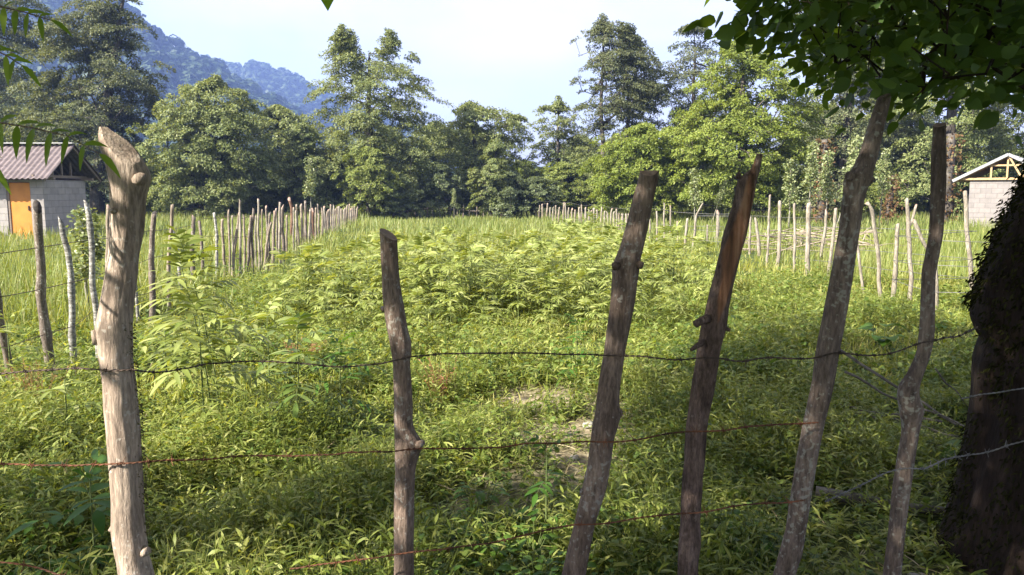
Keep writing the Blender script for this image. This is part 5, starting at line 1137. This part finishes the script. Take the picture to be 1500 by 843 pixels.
def blades(n, ymin, ymax, g, L0, W0, power, mask=None, lean=.45, pxlo=-200, pxhi=1700):
    X_, Y_ = scatter(n, ymin, ymax, g, pxlo, pxhi, power)
    tus = fbm(X_ * .8, Y_ * .8, 51, 3); p = .5 + .9 * sstep(tus, .3, .6)
    if mask is not None: p = p * mask(X_, Y_)
    k_ = g.uniform(0, 1, n) < p; X_ = X_[k_]; Y_ = Y_[k_]; tus = tus[k_]; n = len(X_)
    a = g.uniform(0, 6.28, n); el_ = math.pi / 2 - np.abs(g.normal(0, lean, n)); d = np.column_stack([np.cos(a) * np.cos(el_), np.sin(a) * np.cos(el_), np.sin(el_)])
    L_ = L0 * np.where(left_of(X_, Y_) | right_of(X_, Y_), 1, np.interp(Y_, [0, 30, 44, 46, 47], [1, 1, .5, .4, .8])) * g.uniform(.55, 1.25, n) * (.75 + .5 * sstep(tus, .3, .6)); up = np.column_stack([-np.cos(a), -np.sin(a), np.full(n, .6)]) + g.normal(size=(n, 3)) * .3
    return leaf_arrays(np.column_stack([X_, Y_, hgt(X_, Y_) - .02]), d, up, L_, W0 * g.uniform(.7, 1.3, n), np.full(n, .28), PROF_BLADE)
lfx = np.array([gnd(*p[0][-1]).x for p in LP]); lfy = np.array([gnd(*p[0][-1]).y for p in LP]); o_ = np.argsort(lfy); lfx, lfy = lfx[o_], lfy[o_]
rfx = np.array([gnd(*p[0][-1]).x for p in RP]); rfy = np.array([gnd(*p[0][-1]).y for p in RP]); o_ = np.argsort(rfy); rfx, rfy = rfx[o_], rfy[o_]
def left_of(X_, Y_): return X_ < np.interp(Y_, lfy, lfx)
def right_of(X_, Y_): return X_ > np.interp(Y_, rfy, rfx)
def m_mid(X_, Y_):      # short meadow grass inside the fences and a strip beyond the right fence
    return (1 - 1.1 * bare(X_, Y_)).clip(0, 1) * np.where(left_of(X_, Y_) & (Y_ > 9), .3, 1)
def m_tall(X_, Y_):
    lft = left_of(X_, Y_) & (Y_ > 8.5); rgt = right_of(X_, Y_) & (Y_ > 13 + 0 * X_); px, py, dp = proj(np.column_stack([X_, Y_, 0 * X_]))
    inside = ~lft & ~right_of(X_, Y_) & (Y_ > 20) ; strip_ = ~lft & (Y_ > 9.5) & (X_ < np.interp(Y_, lfy, lfx) + .9)
    return np.where(lft, 1, np.where(rgt, .85, np.where(inside, 1, np.where(strip_, .8, 0))))
m1 = blades(70000, 5.5, 14, g, .17, .009, .9, m_mid, .6); m2 = blades(70000, 12, 30, g, .26, .016, .9, m_mid, .55)
V, fs = merge([(m1[0], [m1[1]]), (m2[0], [m2[1]])])
tag(link('meadow_grass', mesh_np('meadow_grass', V, fs, [M['meadow']])), 'short sunlit meadow grass between the side fences', 'grass', kind='stuff')
t1 = blades(60000, 8.5, 22, g, .52, .010, .9, m_tall, .32); t2 = blades(75000, 20, 50, g, .58, .018, .85, m_tall, .36); t3 = blades(16000, 48, 66, g, .7, .05, 1, None, .4)
V, fs = merge([(t1[0], [t1[1]]), (t2[0], [t2[1]]), (t3[0], [t3[1]])])
tag(link('tall_grass', mesh_np('tall_grass', V, fs, [M['tall']])), 'tall feathery yellow green grass beyond and behind the fences', 'grass', kind='stuff')

# broad leaved herbs, dry stalks, stones, fallen wood
def herb(seed, n_lv, Ls, wr, H, prof=PROF_OVATE, mat='herb', name='broad_leaf_herb'):
    g = np.random.default_rng(seed); a = np.arange(n_lv) * 2.4 + g.normal(size=n_lv) * .2; el_ = g.uniform(.2, 1.0, n_lv); h_ = H * g.uniform(.35, 1, n_lv); rl = g.uniform(.3, .8, n_lv) * H * .7
    b = np.column_stack([np.cos(a) * rl, np.sin(a) * rl, h_]); d = np.column_stack([np.cos(a) * np.cos(el_ * .5), np.sin(a) * np.cos(el_ * .5), np.sin(el_ * .5)]); L_ = Ls * g.uniform(.7, 1.2, n_lv)
    V, Q = leaf_arrays(b, d, np.array([[0, 0, 1.]]) + g.normal(size=(n_lv, 3)) * .3, L_, L_ * wr, np.full(n_lv, .5), prof, .2)
    V2, Q2 = prisms(np.zeros((n_lv, 3)) + np.array([0, 0, -.01]), b, np.full(n_lv, .003), np.full(n_lv, .0018), 4)
    V, fs = merge([(V, [Q]), (V2, [Q2])]); return mesh_np(name, V, fs, [M[mat], M['stem']], np.r_[np.zeros(len(Q), int), np.ones(len(Q2), int)])
hb = [herb(301, 9, .13, .85, .22), herb(302, 26, .075, .5, .26), herb(303, 20, .085, .42, .2)]
for px, py, k, sc, lb in [(1092, 492, 0, 1.2, 'broad leaved plant just right of the stripped post branch stubs'), (1292, 512, 0, 1.3, 'broad leaved plant between the knobbly grey post and the crooked post'), (990, 622, 0, .6, 'small bright broad leaved seedling between the third and fourth posts'), (1370, 490, 0, .8, 'broad leaved plant right behind the crooked post'), (1425, 690, 0, .8, 'shaded broad leaved plant against the mossy trunk')]:
    b = gnd(px, py); o = link('broad_leaf_herb', hb[k]); o.location = (b.x, b.y, float(hgt(b.x, b.y))); o.scale = (sc,) * 3; o.rotation_euler.z = px; tag(o, lb, 'plant')
g = np.random.default_rng(66)
for i in range(46):
    px, py = (g.uniform(640, 960), g.uniform(770, 940)) if i < 26 else ((g.uniform(-20, 170), g.uniform(720, 880)) if i < 36 else (g.uniform(1050, 1300), g.uniform(760, 900)))
    b = gnd(px, py); o = link('leafy_herb', hb[1 + i % 2]); o.location = (b.x, b.y, float(hgt(b.x, b.y))); o.scale = (g.uniform(.45, .85),) * 3; o.rotation_euler.z = g.uniform(0, 6)
    tag(o, ('bright green leafy herb in the clump at the foot of the third post', 'deep green leafy herb in the shade left of the tan post', 'green leafy herb in the shade near the knobbly grey post')[0 if i < 26 else 1 if i < 36 else 2], 'plant', ('herbs at the foot of the third post', 'herbs left of the tan post', 'herbs near the knobbly post')[0 if i < 26 else 1 if i < 36 else 2])
def dry(px, py, H, lb, seed):
    g = np.random.default_rng(seed); b = gnd(px, py); n = 34; A_ = np.column_stack([g.normal(0, .03, n), g.normal(0, .03, n), np.zeros(n)]); d = np.column_stack([g.normal(-.1, .28, n), g.normal(0, .2, n), np.ones(n)]); B_ = A_ + d * H * g.uniform(.5, 1.0, (n, 1))
    V, Q = prisms(A_, B_, np.full(n, .002), np.full(n, .001), 3); m_ = 160; i = g.integers(0, n, m_); t = g.uniform(.4, 1, m_)[:, None]; p = A_[i] * (1 - t) + B_[i] * t
    V2, Q2 = leaf_arrays(p, g.normal(size=(m_, 3)) + np.array([0, 0, .5]), g.normal(size=(m_, 3)), g.uniform(.015, .04, m_), np.full(m_, .007), np.zeros(m_), PROF_KITE); V, fs = merge([(V, [Q]), (V2, [Q2])])
    o = link('dry_weed', mesh_np('dry_weed', V, fs, [M['dry']])); o.location = (b.x, b.y, float(hgt(b.x, b.y))); tag(o, lb, 'plant', 'dry reddish weeds')
dry(650, 590, .36, 'dry reddish weed right of the second front post', 1); dry(468, 535, .25, 'dry reddish weed left of the second front post near the wire', 2); dry(432, 528, .2, 'smaller dry reddish tuft farther left along the upper wire', 3); dry(58, 610, .4, 'dry brown stalks between the left frame edge and the tan post', 4)
def stone(px, py, sz, lb, seed):
    b = gnd(px, py); bm = bmesh.new(); bmesh.ops.create_icosphere(bm, subdivisions=3, radius=1)
    for v in bm.verts:
        k_ = 1 + .45 * mnoise.noise(v.co * 1.3 + Vector((seed, 0, 0))) + .15 * mnoise.noise(v.co * 4 + Vector((seed, 5, 0))); v.co = Vector((v.co.x * sz[0], v.co.y * sz[1], v.co.z * sz[2])) * k_
    me = bpy.data.meshes.new('stone'); bm.to_mesh(me); bm.free(); me.materials.append(M['stone']); me.polygons.foreach_set('use_smooth', np.ones(len(me.polygons), bool))
    o = link('stone', me); o.location = (b.x, b.y, float(hgt(b.x, b.y)) + sz[2] * .25); o.rotation_euler.z = seed; tag(o, lb, 'stone')
stone(1076, 586, (.085, .06, .04), 'flat pale stone right of the stripped post', 1.3); stone(994, 563, (.07, .05, .03), 'pale stone left of the stripped post in the turf', 2.1)
stone(862, 625, (.05, .04, .03), 'pale stone at the left side of the third post', 3.7); stone(842, 672, (.035, .03, .02), 'small pale stone in the bare patch below the middle wire', 4.2); stone(1348, 850, (.05, .04, .02), 'brown stone at the bottom edge near the crooked post foot', 5.9)
stone(402, 612, (.05, .03, .06), 'pale wilted leaf or mushroom, shaped as a stone, right of the tallest elder plant', 6.6)  # stone mesh standing in for a wilted leaf or mushroom
pole('fallen_log', gnd(1195, 722, .035), gnd(1400, 752, .04), .035, 'deadwood', 'grey fallen log lying behind the knobbly and crooked posts', 'log', None, 71, bend=.06)
for i, (xa, ya, za, xb, yb, zb, r_) in enumerate([(1222, 508, .55, 1425, 632, .12, .011), (1238, 545, .42, 1400, 622, .1, .009), (1235, 600, .12, 1405, 640, .06, .008), (1210, 590, .1, 1380, 618, .12, .013), (1260, 610, .05, 1410, 660, .1, .007), (1370, 540, .4, 1420, 600, .1, .006)]):
    pole('cut_branch', gnd(xa, ya, za), gnd(xb, yb, zb), r_, 'deadwood', ('long thin branch slanting down from the knobbly post to the mossy trunk', 'second thin slanting branch below the longest one', 'low twig near the crooked post elbow', 'thick pale branch lying behind the crooked post', 'bent twig at the mossy trunk foot', 'short twig leaning on the mossy trunk')[i], 'branch', 'cut branches by the mossy trunk', 80 + i, bend=.12)
